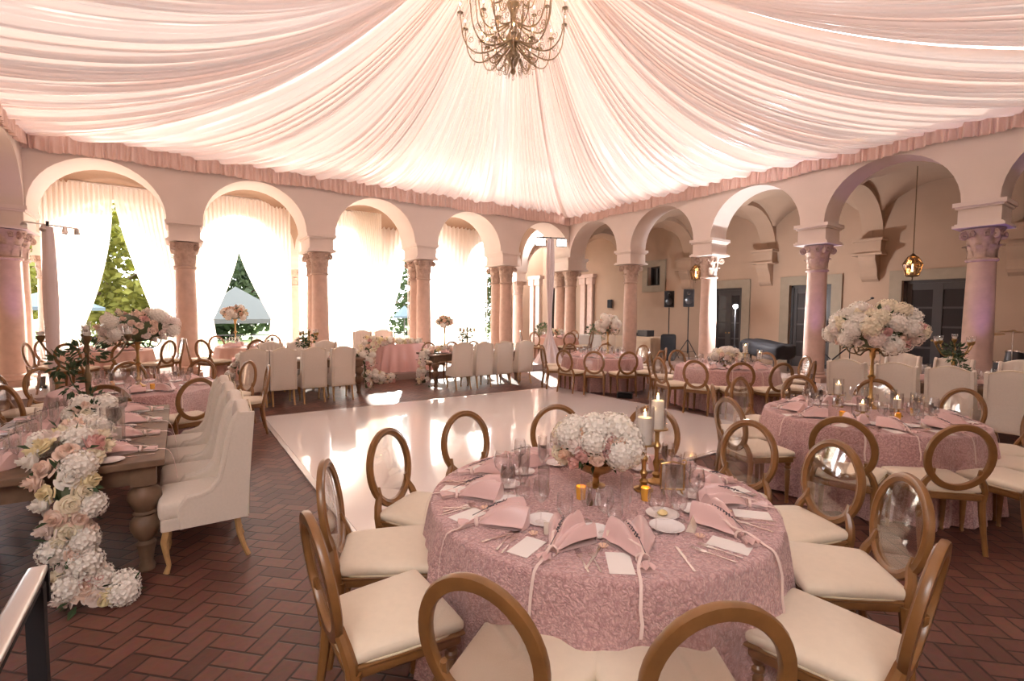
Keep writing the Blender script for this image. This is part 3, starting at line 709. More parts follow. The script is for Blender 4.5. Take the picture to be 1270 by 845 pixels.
# ------------------------------------------------------------------ tableware prototypes (spec lists)
def glassmesh(prof, seg=16): return MB().lathe(prof, seg, cap=False)
wine_me = glassmesh([(0.001, .001), (.034, .001), (.034, .003), (.008, .008), (.0035, .02), (.0035, .095), (.012, .102), (.034, .125), (.041, .155), (.038, .19), (.033, .215), (.031, .215), (.036, .19), (.039, .155), (.032, .127), (.01, .106), (.001, .104)]).mesh('wine_glass', m_glass)
flute_me = glassmesh([(0.001, .001), (.031, .001), (.031, .003), (.007, .008), (.0035, .02), (.0035, .06), (.010, .07), (.027, .11), (.030, .17), (.0295, .235), (.0275, .235), (.028, .17), (.025, .112), (.008, .075), (.001, .073)]).mesh('champagne_flute', m_glass)
water_me = glassmesh([(0.001, .001), (.034, .001), (.034, .003), (.009, .008), (.006, .02), (.006, .045), (.015, .052), (.034, .07), (.040, .10), (.038, .155), (.036, .155), (.038, .10), (.032, .072), (.012, .056), (.001, .055)]).mesh('water_goblet', m_glass)
plate_me = MB().lathe([(.001, .004), (.05, .004), (.054, .006), (.08, .014), (.082, .013), (.056, .001), (.05, 0), (.001, 0)], 32).mesh('bread_plate', m_china)
tumb_me = glassmesh([(0.001, .002), (.032, .002), (.036, .12), (.034, .12), (.030, .008), (.001, .008)]).mesh('tumbler', m_glass)
def fork():
    mb = MB(); out = [(-.005, 0), (.005, 0), (.0025, .08), (.003, .115), (.011, .13), (.012, .15), (-.012, .15), (-.011, .13), (-.003, .115), (-.0025, .08)]
    mb.prism(out, .002, .0045)
    for i in range(4): x = -.0105 + i * .007; mb.prism([(x - .0018, .148), (x + .0018, .148), (x + .001, .19), (x - .001, .19)], .003, .0055)
    return mb
fork_me = fork().mesh('fork', m_silver, False)
knife_me = MB().prism([(-.006, 0), (.006, 0), (.004, .09), (.009, .11), (.008, .19), (.001, .215), (-.005, .20), (-.004, .09)], .002, .005).mesh('knife', m_silver, False)
def napkin_kit(seed):
    mb = MB(); n, m = 44, 12
    def fn(u, v, top=True):
        s_ = u * 2 - 1; a = s_ * radians(31); r = .018 + .27 * v * (1 - .14 * s_ * s_)
        fold = (.5 - .5 * cos((s_ + 1) * pi * 2.0)) ** .8 if seed % 2 == 0 else (.5 + .5 * cos(s_ * pi * 2.6)) ** .8
        wd = .028 + v * .0
        z = .012 + (.085 * fold + .012) * sin(min(1, v * 1.25) * pi * .62) * (1 - .55 * abs(s_) ** 2.5) + .012 * noise.noise((u * 4, v * 3, seed)) * v
        x = sin(a) * r + s_ * wd * (1 - v) * .4; y = cos(a) * r
        if not top: z = .003
        return (x, y, max(z, .003) if top else z)
    mb.grid(lambda u, v: fn(u, v), n, m); mb.grid(lambda u, v: fn(1 - u, v, False), n, m)
    for v in (1,):   # end wall showing the open folds
        vs = []; 
        for i in range(n + 1):
            vs.append(fn(i / n, 1)); vs.append(fn(i / n, 1, False))
        mb.add(vs, [(i * 2, i * 2 + 1, i * 2 + 3, i * 2 + 2) for i in range(n)])
    # second folded layer standing up
    def f2(u, v):
        s_ = u * 2 - 1; a = s_ * radians(24); r = .02 + .22 * v
        return (sin(a) * r, cos(a) * r, .03 + .050 * sin(v * 2.0) * (1 - s_ * s_) + .012 * cos(s_ * 9 + seed) * v)
    mb.grid(f2, 26, 8); mb.grid(lambda u, v: tuple(Vector(f2(1 - u, v)) - Vector((0, 0, .006))), 26, 8)
    # tail
    def f3(u, v):
        s_ = u * 2 - 1; a = s_ * radians(26); r = .012 + .085 * v
        return (sin(a) * r, -cos(a) * r, .014 + .020 * (.5 + .5 * cos(s_ * 8)) * sin(min(1, v * 1.3) * 2) * (1 - s_ * s_ * .6))
    mb.grid(lambda u, v: f3(1 - u, v), 20, 6); mb.grid(lambda u, v: (f3(u, v)[0], f3(u, v)[1], .003), 20, 6)
    rb = MB(); pts = [(.030 * cos(2 * pi * i / 14), 0, .018 + .022 * sin(2 * pi * i / 14)) for i in range(14)]
    rb.tube(pts, .010, 4, closed=True, flat=.2, up=(0, 1, 0))
    def strip(pts, w):
        vs = []
        for i, p_ in enumerate(pts): vs += [(p_[0] - w, p_[1], p_[2]), (p_[0] + w, p_[1], p_[2]), (p_[0] + w, p_[1] + .0015, p_[2] + .0015), (p_[0] - w, p_[1] + .0015, p_[2] + .0015)]
        fs = []
        for i in range(len(pts) - 1):
            a = i * 4; b_ = a + 4
            for k_ in range(4): fs.append((a + k_, a + (k_ + 1) % 4, b_ + (k_ + 1) % 4, b_ + k_))
        rb.add(vs, fs)
    dx = .02 * ((seed % 3) - 1)
    strip([(0, 0, .040), (dx, -.03, .036), (dx * 2, -.07, .020), (dx * 2.4, -.105, .008), (dx * 2.6, -.135, .005), (dx * 2.8, -.160, -.006), (dx * 3, -.178, -.04), (dx * 3.3, -.192, -.09), (dx * 3, -.202, -.14 - .02 * (seed % 3)), (dx * 3.4, -.210, -.19 - .03 * (seed % 3))], .007)
    strip([(0, 0, .042), (-dx - .012, .03, .05), (-.03, .07, .062), (-.035, .10, .06)], .006)
    sp = MB(); sp.tube([(.004, -.02, .05), (0, .05, .075), (-.012, .12, .098), (-.02, .16, .10)], .0018, 5)
    for k_ in range(14):
        t = k_ / 13; y = .06 + .11 * t; sp.sph((-.003 - .02 * t + .004 * (-1) ** k_, y, .078 + .024 * t + .002 * (k_ % 3)), .0048 * (1 - .4 * t), 5)
    return mb, rb, sp
NK = []
for s_ in range(3):
    a, b_, c_ = napkin_kit(s_); NK.append((a.mesh('napkin', m_napkin, ang=60), b_.mesh('ribbon', m_ribbon, ang=60), c_.mesh('lavender_sprig', m_lav)))
def napkin(T, label, group, s_=0, full=True):
    a, b_, c_ = NK[s_ % 3]
    return thing('napkin', [('ribbon', b_, I4, []), ('lavender_sprig', c_, I4, [])] if full else [], T, label, 'napkin', group, me=a)
card_me = MB().box((0, 0, .0015), (.10, .17, .002)).mesh('menu_card', m_paper, False)
def tent_card():
    mb = MB(); mb.add([(-.045, -.02, 0), (.045, -.02, 0), (.045, 0, .05), (-.045, 0, .05), (.045, .02, 0), (-.045, .02, 0)], [(0, 1, 2, 3), (3, 2, 4, 5), (0, 3, 5), (1, 4, 2), (0, 5, 4, 1)]); return mb
tent_me = tent_card().mesh('place_card', m_card2, False)
def petalflower():
    mb = MB()
    for k_ in range(6):
        a = k_ * 1.05; mb.grid(lambda u, v: (cos(a + (u - .5) * .8) * v * .022, sin(a + (u - .5) * .8) * v * .022, .004 + .012 * v * v), 3, 2)
    return mb.mesh('blossom', FL['peach'])
blos_me = petalflower()
# ------------------------------------------------------------------ blooms
def rose_mesh(seed):
    r2 = random.Random(seed); mb = MB(); N = 17
    for k_ in range(N):
        t = k_ / (N - 1); R = .006 + .040 * t ** .9; h0 = .052 * (1 - .62 * t); tilt = .05 + 1.0 * t ** 1.4; a0 = k_ * 2.4 + r2.uniform(-.15, .15); sp = 1.5 - .55 * t
        def fn(u, v, k_=k_, R=R, h0=h0, tilt=tilt, a0=a0, sp=sp):
            s_ = u * 2 - 1; a = a0 + s_ * sp * .62; rr_ = R * (.45 + .55 * v) + .010 * tilt * v * v * (1 - .3 * s_ * s_)
            z = h0 * .2 + v * (h0 * .85 + .012) * (1 - .16 * s_ * s_) - .012 * tilt * max(0, v - .7) * 3 - .018 * t
            return (cos(a) * rr_, sin(a) * rr_, z)
        mb.grid(fn, 6, 4)
    mb.sph((0, 0, .012), .030, 6, sc=(1, 1, .6)); return mb
def hyd_mesh(seed):
    r2 = random.Random(seed); mb = MB(); mb.sph((0, 0, .012), .052, 8); n = 74
    for k_ in range(n):
        z = 1 - 1.55 * (k_ + .5) / n; a = k_ * 2.39996; r = sqrt(max(0, 1 - z * z)); nrm = Vector((r * cos(a), r * sin(a), z)); R = .058 + r2.uniform(-.004, .008)
        q = nrm.to_track_quat('Z', 'Y').to_matrix().to_4x4(); T = Matrix.Translation(nrm * R + Vector((0, 0, .012))) @ q @ R_(r2.uniform(0, 1.5))
        for j in range(4):
            b_ = j * pi / 2; c_, s_ = cos(b_), sin(b_); w_ = .0125; rot = lambda x, y, z_: (x * c_ - y * s_, x * s_ + y * c_, z_)
            mb.add([rot(.001, 0, 0), rot(w_ * .6, w_ * .55, .003), rot(w_ * 1.15, 0, .006 + r2.uniform(-.003, .002)), rot(w_ * .6, -w_ * .55, .003)], [(0, 1, 2, 3)], T)
    return mb
def leafcluster(n, rx, rz, size, seed, c=(0, 0, 0)):
    r2 = random.Random(seed); mb = MB()
    for _ in range(n):
        d_ = Vector((r2.gauss(0, 1), r2.gauss(0, 1), r2.gauss(0, 1))).normalized(); p_ = Vector((d_.x * rx, d_.y * rx, d_.z * rz)) + Vector(c)
        q = d_.to_track_quat('Y', 'Z').to_matrix().to_4x4(); T = Matrix.Translation(p_) @ q @ Matrix.Rotation(r2.uniform(-1, 1), 4, 'Y'); s_ = size * r2.uniform(.7, 1.3)
        mb.add([(0, -s_ * .3, 0), (s_ * .28, s_ * .3, .1 * s_), (0, s_, 0), (-s_ * .28, s_ * .3, .1 * s_), (0, s_ * .3, -.05 * s_)], [(0, 1, 4), (1, 2, 4), (2, 3, 4), (3, 0, 4)], T)
    return mb
BL = {}
_r = [rose_mesh(1), rose_mesh(2)]; _h = hyd_mesh(3)
for c_ in FL:
    BL['rose', c_] = _r[len(BL) % 2].mesh('rose', FL[c_], ang=70); BL['hydrangea', c_] = _h.mesh('hydrangea', FL[c_], False)
def bloom(kind, col, pos, nrm, s_, r2):
    nrm = Vector(nrm).normalized(); q = nrm.to_track_quat('Z', 'Y').to_matrix().to_4x4()
    return (kind, BL[kind, col], Matrix.Translation(pos) @ q @ R_(r2.uniform(0, 6)) @ S_(s_), [])
def bouquet(c, rx, rz, n, seed, pal, zmin=-.75, sc=1.0):
    """dome of blooms around centre c"""
    r2 = random.Random(seed); K = []
    for k_ in range(n):
        z = 1 - (1 - zmin) * (k_ + .5) / n; a = k_ * 2.39996 + seed; r = sqrt(1 - z * z); d_ = Vector((r * cos(a), r * sin(a), z)); d_ += Vector((r2.uniform(-.08, .08), r2.uniform(-.08, .08), r2.uniform(-.08, .08)))
        kind, col = pal[r2.randrange(len(pal))]; s_ = sc * r2.uniform(.9, 1.25) * (1.25 if kind == 'hydrangea' else 1.0)
        p_ = Vector(c) + Vector((d_.x * rx, d_.y * rx, d_.z * rz)) * r2.uniform(.84, .99) - d_ * .03 * sc
        K.append(bloom(kind, col, p_, (d_.x / rx, d_.y / rx, d_.z / rz), s_, r2))
    K.append(part('leaves', leafcluster(60, rx * .86, rz * .86, .05 * sc, seed, c), m_leaf, smooth=False, label='dark green leaves between the blooms'))
    K.append(part('flower_foam', MB().sph(c, 1, 10, sc=(rx * .72, rx * .72, rz * .72)), m_stem))
    return K
PW = [('hydrangea', 'white')] * 3 + [('hydrangea', 'cream')] * 2 + [('rose', 'cream'), ('rose', 'blush'), ('rose', 'pink'), ('hydrangea', 'pale'), ('rose', 'pale')]
PB = [('rose', 'blush')] * 3 + [('hydrangea', 'white')] * 2 + [('rose', 'pale')] * 2 + [('rose', 'cream'), ('hydrangea', 'pale')]
PP = [('rose', 'peach')] * 3 + [('rose', 'cream'), ('hydrangea', 'white'), ('rose', 'blush')]

# ------------------------------------------------------------------ round tables
def cloth(r, h=.76, seed=0, drop=None, mat=m_cloth, folds=13):
    n = 192; drop = h - .012 if drop is None else drop; vs = []; rows = [(0.0, h), (.5, h), (.93, h)] + [(1 + .018 * sin(t * pi / 2), h - .018 * (1 - cos(t * pi / 2))) for t in (.0, .33, .66, 1)]
    rows = [(a * r, z, 0) for a, z in rows]; m = 16
    for j in range(1, m + 1): t = j / m; rows.append((r * 1.02, h - .018 - (drop - .018) * t, t))
    r2 = random.Random(seed); ph = [r2.uniform(0, 6.28) for _ in range(4)]
    for (rr_, z, t) in rows:
        for i in range(n):
            a = 2 * pi * i / n; w = folds * a + ph[0] + 1.3 * sin(2 * a + ph[1]) + .8 * sin(3 * a + ph[2])
            f_ = (.5 + .5 * sin(w)) ** 1.6
            d_ = t ** .75 * (.085 * f_ + .025 * sin(2.7 * w + ph[3]) + .02) if t > 0 else 0
            vs.append(((rr_ + d_) * cos(a), (rr_ + d_) * sin(a), z + (.010 * sin(w * .5) * t if t > .99 else 0)))
    fs = []
    for k_ in range(len(rows) - 1):
        for i in range(n):
            j = (i + 1) % n; fs.append((k_ * n + i, (k_ + 1) * n + i, (k_ + 1) * n + j, k_ * n + j)[::-1] if False else (k_ * n + i, (k_ + 1) * n + i, (k_ + 1) * n + j, k_ * n + j))
    return MB().add(vs, fs)
def seatname(i12, S):
    """S = names of the near, left, far, right sides"""
    i = i12 % 12; q, r = divmod(i, 3)
    if r == 0: return S[q]
    return S[q] + ' towards ' + S[(q + 1) % 4].replace(' side', '') if r == 1 else S[(q + 1) % 4] + ' towards ' + S[q].replace(' side', '')
CAM = Vector((0, 0))
def sector(x, y, cx_, cy_, used):
    """clock sector seen from the camera: 0 near, 3 left, 6 far, 9 right"""
    to = atan2(-cy_, -cx_); a = atan2(y - cy_, x - cx_); d_ = (to - a) % (2 * pi); i = int(round(d_ / (2 * pi) * 12)) % 12
    k_ = 0
    while i in used and k_ < 12: k_ += 1; i = (i + (k_ if k_ % 2 else -k_)) % 12
    used.add(i); return i
def round_table(name, cx_, cy_, seats, S, z0=0, r=.915, seed=0, detail=2, mat=m_cloth, cgroup=None, clab=None):
    """seats: list of (angle deg, chair distance or None)"""
    clab = clab or 'round table draped to the floor in dusty pink cloth, ' + name
    wood = MB().lathe([(.001, .70), (r - .01, .70), (r - .01, .735), (.001, .735)], 48)
    tkids = [part('tabletop', wood, m_rustic)]
    for k_ in range(4):
        a = pi / 4 + k_ * pi / 2; tkids.append(part('leg', MB().tube([(cos(a) * .6, sin(a) * .6, 0), (cos(a) * .6, sin(a) * .6, .71)], .02, 8), m_iron))
    thing('round_table', tkids, T_(cx_, cy_, z0), 'round banquet table hidden beneath the pink cloth, ' + name, 'table', 'round banquet tables')
    single('tablecloth', cloth(r, .757, seed), mat, 'dusty pink floor-length cloth on the round table ' + name, 'tablecloth', T_(cx_, cy_, z0), 'round tablecloths')
    used = set(); zt = z0 + .759
    for k_, (ang, dist) in enumerate(seats):
        a = radians(ang); i12 = sector(cx_ + cos(a), cy_ + sin(a), cx_, cy_, used); sn = seatname(i12, S)
        if dist: chair(cx_ + cos(a) * dist, cy_ + sin(a) * dist, ang + 180 + [0, 4, -3, 2, -4][k_ % 5], 'oval-back gilt chair, table %s, %s' % (name, sn), 'chairs at the round table ' + name, z0)
        setting(cx_, cy_, zt, a, r, name, sn, detail, k_ + seed)
def setting(cx_, cy_, zt, a, r, name, sn, detail, k_):
    r2 = random.Random(k_ * 17 + 3)
    B = T_(cx_ + cos(a) * r, cy_ + sin(a) * r, zt) @ R_(a + pi / 2)     # +Y towards the centre, origin on the rim
    def p_(x, y, rot=0): return B @ T_(x, y, 0) @ R_(rot)
    lb = lambda s_: '%s, %s, table %s' % (s_, sn, name)
    g = 'round table ' + name
    napkin(p_(.0, .125, r2.uniform(-.45, .45)) @ S_(.94, .90, 1), lb('rose satin napkin'), 'napkins, ' + g, k_, detail > 0)
    def it(nm, me, x, y, rot, lab, cat, grp): thing(nm, [], p_(x + r2.uniform(-.012, .012), y + r2.uniform(-.012, .012), rot), lb(lab), cat, grp + ', ' + g, me=me)
    it('bread_plate', plate_me, -.145, .405, 0, 'small white plate', 'plate', 'plates')
    it('wine_glass', wine_me, .155, .40, 0, 'stemmed wine glass', 'glass', 'wine glasses')
    it('champagne_flute', flute_me, .05, .49, 0, 'tall champagne flute', 'glass', 'flutes')
    it('water_goblet', water_me, -.03, .405, 0, 'short water goblet', 'glass', 'goblets')
    if detail > 1:
        it('menu_card', card_me, -.105, .135, r2.uniform(-.35, .2), 'ivory menu card', 'card', 'menu cards')
        it('place_card', tent_me, -.055, .315, r2.uniform(-.4, .4), 'small taupe place card', 'card', 'place cards')
        it('fork', fork_me, -.185, .05, .05, 'outer silver fork', 'fork', 'forks')
        it('fork', fork_me, -.205 + .035 * 0 - .02, .055, .05, 'second silver fork', 'fork', 'forks')
        it('knife', knife_me, .175, .05, -.03, 'silver knife', 'knife', 'knives')
        thing('blossom', [], p_(-.13, .25), lb('loose peach blossom'), 'flower', 'loose blossoms, ' + g, me=blos_me)
def votive(x, y, z, lab, mat=m_amber, grp='votives'):
    mb = MB().lathe([(.001, .001), (.024, .001), (.029, .07), (.026, .07), (.022, .01), (.001, .01)], 16, cap=False)
    return thing('votive', [part('candle', MB().lathe([(.001, .01), (.019, .01), (.019, .03), (.001, .032)], 12), m_wax), part('flame', MB().sph((0, 0, .042), .005, 6, sc=(1, 1, 2)), m_flame)], T_(x, y, z), lab, 'candle holder', grp, me=mb.mesh('votive', mat))
def candlestick(x, y, z, h, ch, lab, cr=.037):
    mb = MB().lathe([(.001, 0), (.055, 0), (.055, .012), (.03, .02), (.018, .035), (.026, .055), (.012, .07), (.022, h * .38), (.012, h * .45), (.013, h * .6), (.024, h * .68), (.012, h * .75), (.014, h * .93), (.03, h - .012), (.062, h - .006), (.062, h), (.001, h)], 24)
    cn = MB().lathe([(.001, h), (cr, h), (cr, h + ch), (cr - .006, h + ch + .002), (.001, h + ch - .005)], 24)
    gl = MB().lathe([(.052, h), (.052, h + ch + .06), (.050, h + ch + .06), (.050, h)], 24, cap=False)
    fl = MB().sph((0, 0, h + ch + .018), .006, 8, sc=(1, 1, 2.3))
    wk = MB().tube([(0, 0, h + ch - .005), (0, 0, h + ch + .01)], .001, 4)
    return thing('candlestick', [part('holder', mb, m_brass), part('candle', cn, m_wax, kids=[part('wick', wk, m_black), part('flame', fl, m_flame)]), part('glass_sleeve', gl, m_glass)], T_(x, y, z), lab, 'candle', 'pillar candles on brass sticks')

T1 = (1.93, 1.95); T2 = (5.78, 2.0); T3 = (8.85, 5.45); T4 = (8.45, 8.45); T5 = (-.42, 8.1)
N1 = 'at the front'; N2 = 'with tall white bouquet'; N3 = 'before the flash light'; N4 = 'by the loudspeakers'; N5 = 'behind the wooden table'
S1 = ['camera side', 'aisle side', 'dance-floor side', 'next-table side']
S2 = ['camera side', 'front-table side', 'loggia side', 'outer side']
S3 = ['dance-floor side' if 0 else 'camera side', 'dance-floor side', 'loggia side', 'keyboard side']
S4 = ['dance-floor side', 'corner side', 'loggia side', 'loudspeaker side']
S5 = ['wooden-table side', 'wall side', 'garden side', 'aisle side']
round_table(N1, *T1, [(124, 1.12), (92, 1.12), (60, 1.14), (28, 1.28), (0, 1.24), (-24, 1.26), (-49, 1.2), (-81, 1.15), (-121, 1.12), (-148, 1.12), (180, 1.22), (152, 1.17)], S1, seed=1)
round_table(N2, *T2, [(-166, 1.30), (-139, 1.18), (-109, 1.2), (-78, 1.15), (-50, 1.12), (-20, 1.05), (15, 1.1), (50, 1.14), (87, 1.1), (126, 1.15), (158, 1.30)], S2, seed=2, detail=2)
round_table(N3, *T3, [(-167, 1.22), (-140, 1.18), (-112, 1.18), (-80, 1.2), (-35, 1.25), (0, 1.2), (35, 1.2), (75, 1.2), (115, 1.2), (165, 1.25)], S3, seed=3, detail=1)
round_table(N4, *T4, [(-168, 1.2), (-142, 1.18), (-112, 1.18), (-80, 1.25), (-40, 1.2), (0, 1.2), (40, 1.2), (80, 1.2), (125, 1.2), (160, 1.2)], S4, seed=4, detail=1)
round_table(N5, *T5, [(-66, 1.14), (-7, 1.2), (28, 1.2), (62, 1.25), (100, 1.2), (139, 1.25), (162, 1.25), (-138, 1.15), (-100, 1.15)], S5, seed=5, detail=1)

# T1 centre
z1 = .759
cx_, cy_ = 1.99, 2.02
K = bouquet((0, 0, .245), .235, .135, 44, 5, [('hydrangea', 'white')] * 4 + [('hydrangea', 'cream'), ('rose', 'peach'), ('rose', 'blush'), ('rose', 'pink'), ('rose', 'pale')], -.55, .92)
bowl = MB().lathe([(.001, 0), (.055, 0), (.055, .008), (.02, .018), (.016, .05), (.03, .07), (.09, .10), (.12, .15), (.115, .15), (.08, .105), (.001, .08)], 28)
K.append(part('footed_bowl', bowl, m_brass, label='brass footed bowl'))
thing('flower_arrangement', K, T_(cx_, cy_, z1) @ R_(.5), 'low dome of white hydrangeas with peach roses in a brass bowl on the front table', 'flowers', 'low flower domes')
candlestick(2.17, 1.82, z1, .27, .15, 'shorter brass candlestick beside the white flower dome, front table', .040)
candlestick(2.33, 1.86, z1, .33, .165, 'taller brass candlestick with glass sleeve, front table')
fr = MB()
for a, b_ in (((-.065, 0, .03), (.012, .02, .0)),): pass
for sx_ in (-1, 1): fr.tube([(sx_ * .062, 0, .02), (sx_ * .064, 0, .09), (sx_ * .062, 0, .165)], .006, 6); fr.tube([(sx_ * .062, 0, .165)] + [(sx_ * (.062 + .012 * sin(t * .7)), 0, .165 + .012 * (1 - cos(t * .7))) for t in range(1, 7)], .004, 5)
fr.tube([(-.064, 0, .022), (.064, 0, .022)], .006, 6); fr.tube([(-.064, 0, .165), (-.03, 0, .172), (0, 0, .178), (.03, 0, .172), (.064, 0, .165)], .005, 6)
for sx_ in (-1, 1): fr.tube([(sx_ * .05, -.03, 0), (sx_ * .05, 0, .02), (sx_ * .05, .03, 0)], .006, 6)
thing('table_frame', [part('frame', fr, m_brass), part('patterned_panel', MB().box((0, 0, .093), (.118, .006, .138)), vary(M('engraved_panel', (.45, .36, .31), .35), 30, .5), smooth=False)], T_(2.27, 1.70, z1) @ R_(-.7), 'small brass frame with an engraved panel beside the candlesticks, front table', 'picture frame')
votive(1.78, 1.92, z1, 'amber votive left of the salt and pepper, front table'); votive(2.06, 1.71, z1, 'amber votive at the foot of the shorter candlestick, front table')
for x, y, m_, l in ((1.76, 1.83, m_bronze, 'dark pepper shaker beside the amber votive, front table'), (1.80, 1.81, m_china, 'clear salt shaker beside the pepper, front table')):
    mb = MB().lathe([(.001, 0), (.017, 0), (.018, .01), (.012, .05), (.009, .066)], 14)
    thing('shaker', [part('body', mb, m_), part('cap', MB().lathe([(.010, .066), (.011, .08), (.006, .088), (.001, .088)], 12), m_silver)], T_(x, y, z1), l, 'shaker', 'salt and pepper shakers')
single('butter', MB().sph((0, 0, .012), .026, 8, sc=(1, 1, .5)), m_butter, 'pat of butter on a plate at the front table', 'butter', T_(1.97, 1.53, z1 + .003))
thing('butter_plate', [], T_(1.97, 1.53, z1) @ S_(1.0), 'small plate holding the pat of butter, front table', 'plate', me=plate_me)
# ------------------------------------------------------------------ long wooden tables
def wood_table(x0, x1, y0, y1, z0, lab, big=True):
    cx_, cy_ = (x0 + x1) / 2, (y0 + y1) / 2; w, d_ = x1 - x0, y1 - y0; K = []
    tp = MB().rbox((0, 0, .755), (w, d_, .05), .008, 3)
    K.append(part('tabletop', tp, m_rustic, ang=30))
    ap = MB(); ap.box((0, d_ / 2 - .09, .67), (w - .2, .03, .12)); ap.box((0, -d_ / 2 + .09, .67), (w - .2, .03, .12)); ap.box((w / 2 - .09, 0, .67), (.03, d_ - .2, .12)); ap.box((-w / 2 + .09, 0, .67), (.03, d_ - .2, .12))
    K.append(part('apron', ap, m_rustic, smooth=False))
    pr = [(.045, 0), (.05, .03), (.036, .06), (.048, .14), (.058, .19), (.04, .21), (.068, .25), (.088, .30), (.086, .35), (.055, .385), (.07, .40), (.055, .415), (.075, .45), (.098, .50), (.094, .55), (.06, .585), (.075, .60)]
    for sx_ in (-1, 1):
        for sy in (-1, 1):
            lg = MB().lathe(pr, 20); lg.box((0, 0, .665), (.14, .14, .13)); K.append(part('leg', lg, m_rustic, T_(sx_ * (w / 2 - .12), sy * (d_ / 2 - .12), 0)))
    thing('wooden_table', K, T_(cx_, cy_, z0), lab, 'table', 'long weathered wooden tables')
def setting_at(x, y, z, inward, name, sn, k_, detail=1):
    """place at the table edge (x, y); inward = direction to the middle, degrees"""
    a = radians(inward) + pi; r = 1.0
    setting_rect(T_(x, y, z) @ R_(a + pi / 2), name, sn, detail, k_)
def setting_rect(B, name, sn, detail, k_):
    r2 = random.Random(k_ * 13 + 1)
    def p_(x, y, rot=0): return B @ T_(x, y, 0) @ R_(rot)
    lb = lambda s_: '%s, %s, %s' % (s_, sn, name); g = name
    napkin(p_(.0, .14, r2.uniform(-.2, .2)), lb('rose satin napkin'), 'napkins, ' + g, k_, detail > 0)
    def it(nm, me, x, y, rot, lab, cat, grp): thing(nm, [], p_(x + r2.uniform(-.01, .01), y + r2.uniform(-.01, .01), rot), lb(lab), cat, grp + ', ' + g, me=me)
    it('bread_plate', plate_me, -.19, .30, 0, 'small white plate', 'plate', 'plates')
    it('wine_glass', wine_me, .15, .34, 0, 'stemmed wine glass', 'glass', 'wine glasses')
    it('champagne_flute', flute_me, .07, .40, 0, 'tall champagne flute', 'glass', 'flutes')
    it('water_goblet', water_me, -.02, .35, 0, 'short water goblet', 'glass', 'goblets')
    if detail > 1:
        it('fork', fork_me, -.13, .06, 0, 'silver fork', 'fork', 'forks'); it('knife', knife_me, .15, .06, 0, 'silver knife', 'knife', 'knives')
A1 = 'near wooden table'
wood_table(-1.26, -.10, 3.95, 6.28, 0, 'weathered wooden table with fat turned legs and cascading roses, near left side')
ordn = ['nearest place', 'second place', 'third place', 'farthest place']
for k_, y in enumerate((4.13, 4.68, 5.26, 5.84)):
    uchair(.13, y, 180, 'tufted ivory upholstered chair on the aisle side of the near wooden table, %s' % ordn[k_], 'upholstered chairs at the near wooden table')
    setting_at(-.10, y + .1, .782, 180, A1, 'aisle side ' + ordn[k_], k_ + 40, 2)
for k_, y in enumerate((4.3, 4.85)): uchair(-1.58, y, 0, 'tufted ivory upholstered chair across the near wooden table, %s' % ordn[k_], 'upholstered chairs at the near wooden table')
for k_, y in enumerate((5.95, 5.4)): chair(-1.62, y, 0, 'oval-back gilt chair across the near wooden table, %s' % ['at its far end', 'second from its far end'][k_], 'oval chairs across the near wooden table')
for k_, y in enumerate((4.3, 4.85, 5.4, 5.95)): setting_at(-1.26, y, .782, 0, A1, 'wall side ' + ordn[k_], k_ + 50, 1)
def garland(path, n, spread, seed, pal, sc, label, zc=1.0, extra=()):
    """blooms along a path of (x, y, z, nx, ny, nz, width)"""
    r2 = random.Random(seed); K = []; P = [Vector(p_[:3]) for p_ in path]; Ln = [0]
    for a, b_ in zip(P[:-1], P[1:]): Ln.append(Ln[-1] + (b_ - a).length)
    for k_ in range(n):
        s_ = Ln[-1] * (k_ + .5) / n; i = max(j for j in range(len(P)) if Ln[j] <= s_); i = min(i, len(P) - 2); t = (s_ - Ln[i]) / (Ln[i + 1] - Ln[i])
        c = P[i].lerp(P[i + 1], t); nn = Vector(path[i][3:6]).lerp(Vector(path[i + 1][3:6]), t).normalized(); w_ = path[i][6] + (path[i + 1][6] - path[i][6]) * t
        tg = (P[i + 1] - P[i]).normalized(); sd_ = nn.cross(tg).normalized()
        ph = [-1, .1, 1, -.45, .6][k_ % 5] * radians(62) + r2.uniform(-.2, .2); d_ = nn * cos(ph) + sd_ * sin(ph); p_ = c + nn * (cos(ph) * w_ * .75) + sd_ * (sin(ph) * w_)
        kind, col = pal[r2.randrange(len(pal))]
        K.append(bloom(kind, col, p_ - d_ * .042 * sc, d_, sc * r2.uniform(.9, 1.2) * (1.1 if kind == 'hydrangea' else 1.15), r2))
    lv = MB(); cr_ = MB()
    for i in range(len(P)):
        lc = leafcluster(9, path[i][6] * .95, path[i][6] * .8, .05 * sc, seed + i, P[i] + Vector(path[i][3:6]) * path[i][6] * .1); lv.add(lc.v, lc.f)
    cr_.tube([p_ + Vector(q[3:6]) * q[6] * .12 for p_, q in zip(P, path)], [q[6] * .3 for q in path], 8)
    K.append(part('leaves', lv, m_leaf, smooth=False, label='dark green leaves between the blooms')); K.append(part('foam_core', cr_, m_stem))
    return thing('flower_garland', K, I4, label, 'flowers', 'rose and hydrangea garlands')
PG = [('hydrangea', 'white')] * 3 + [('rose', 'cream')] * 3 + [('rose', 'white'), ('rose', 'blush'), ('rose', 'pale'), ('rose', 'yellow'), ('rose', 'pink'), ('rose', 'pale'), ('rose', 'blush')]
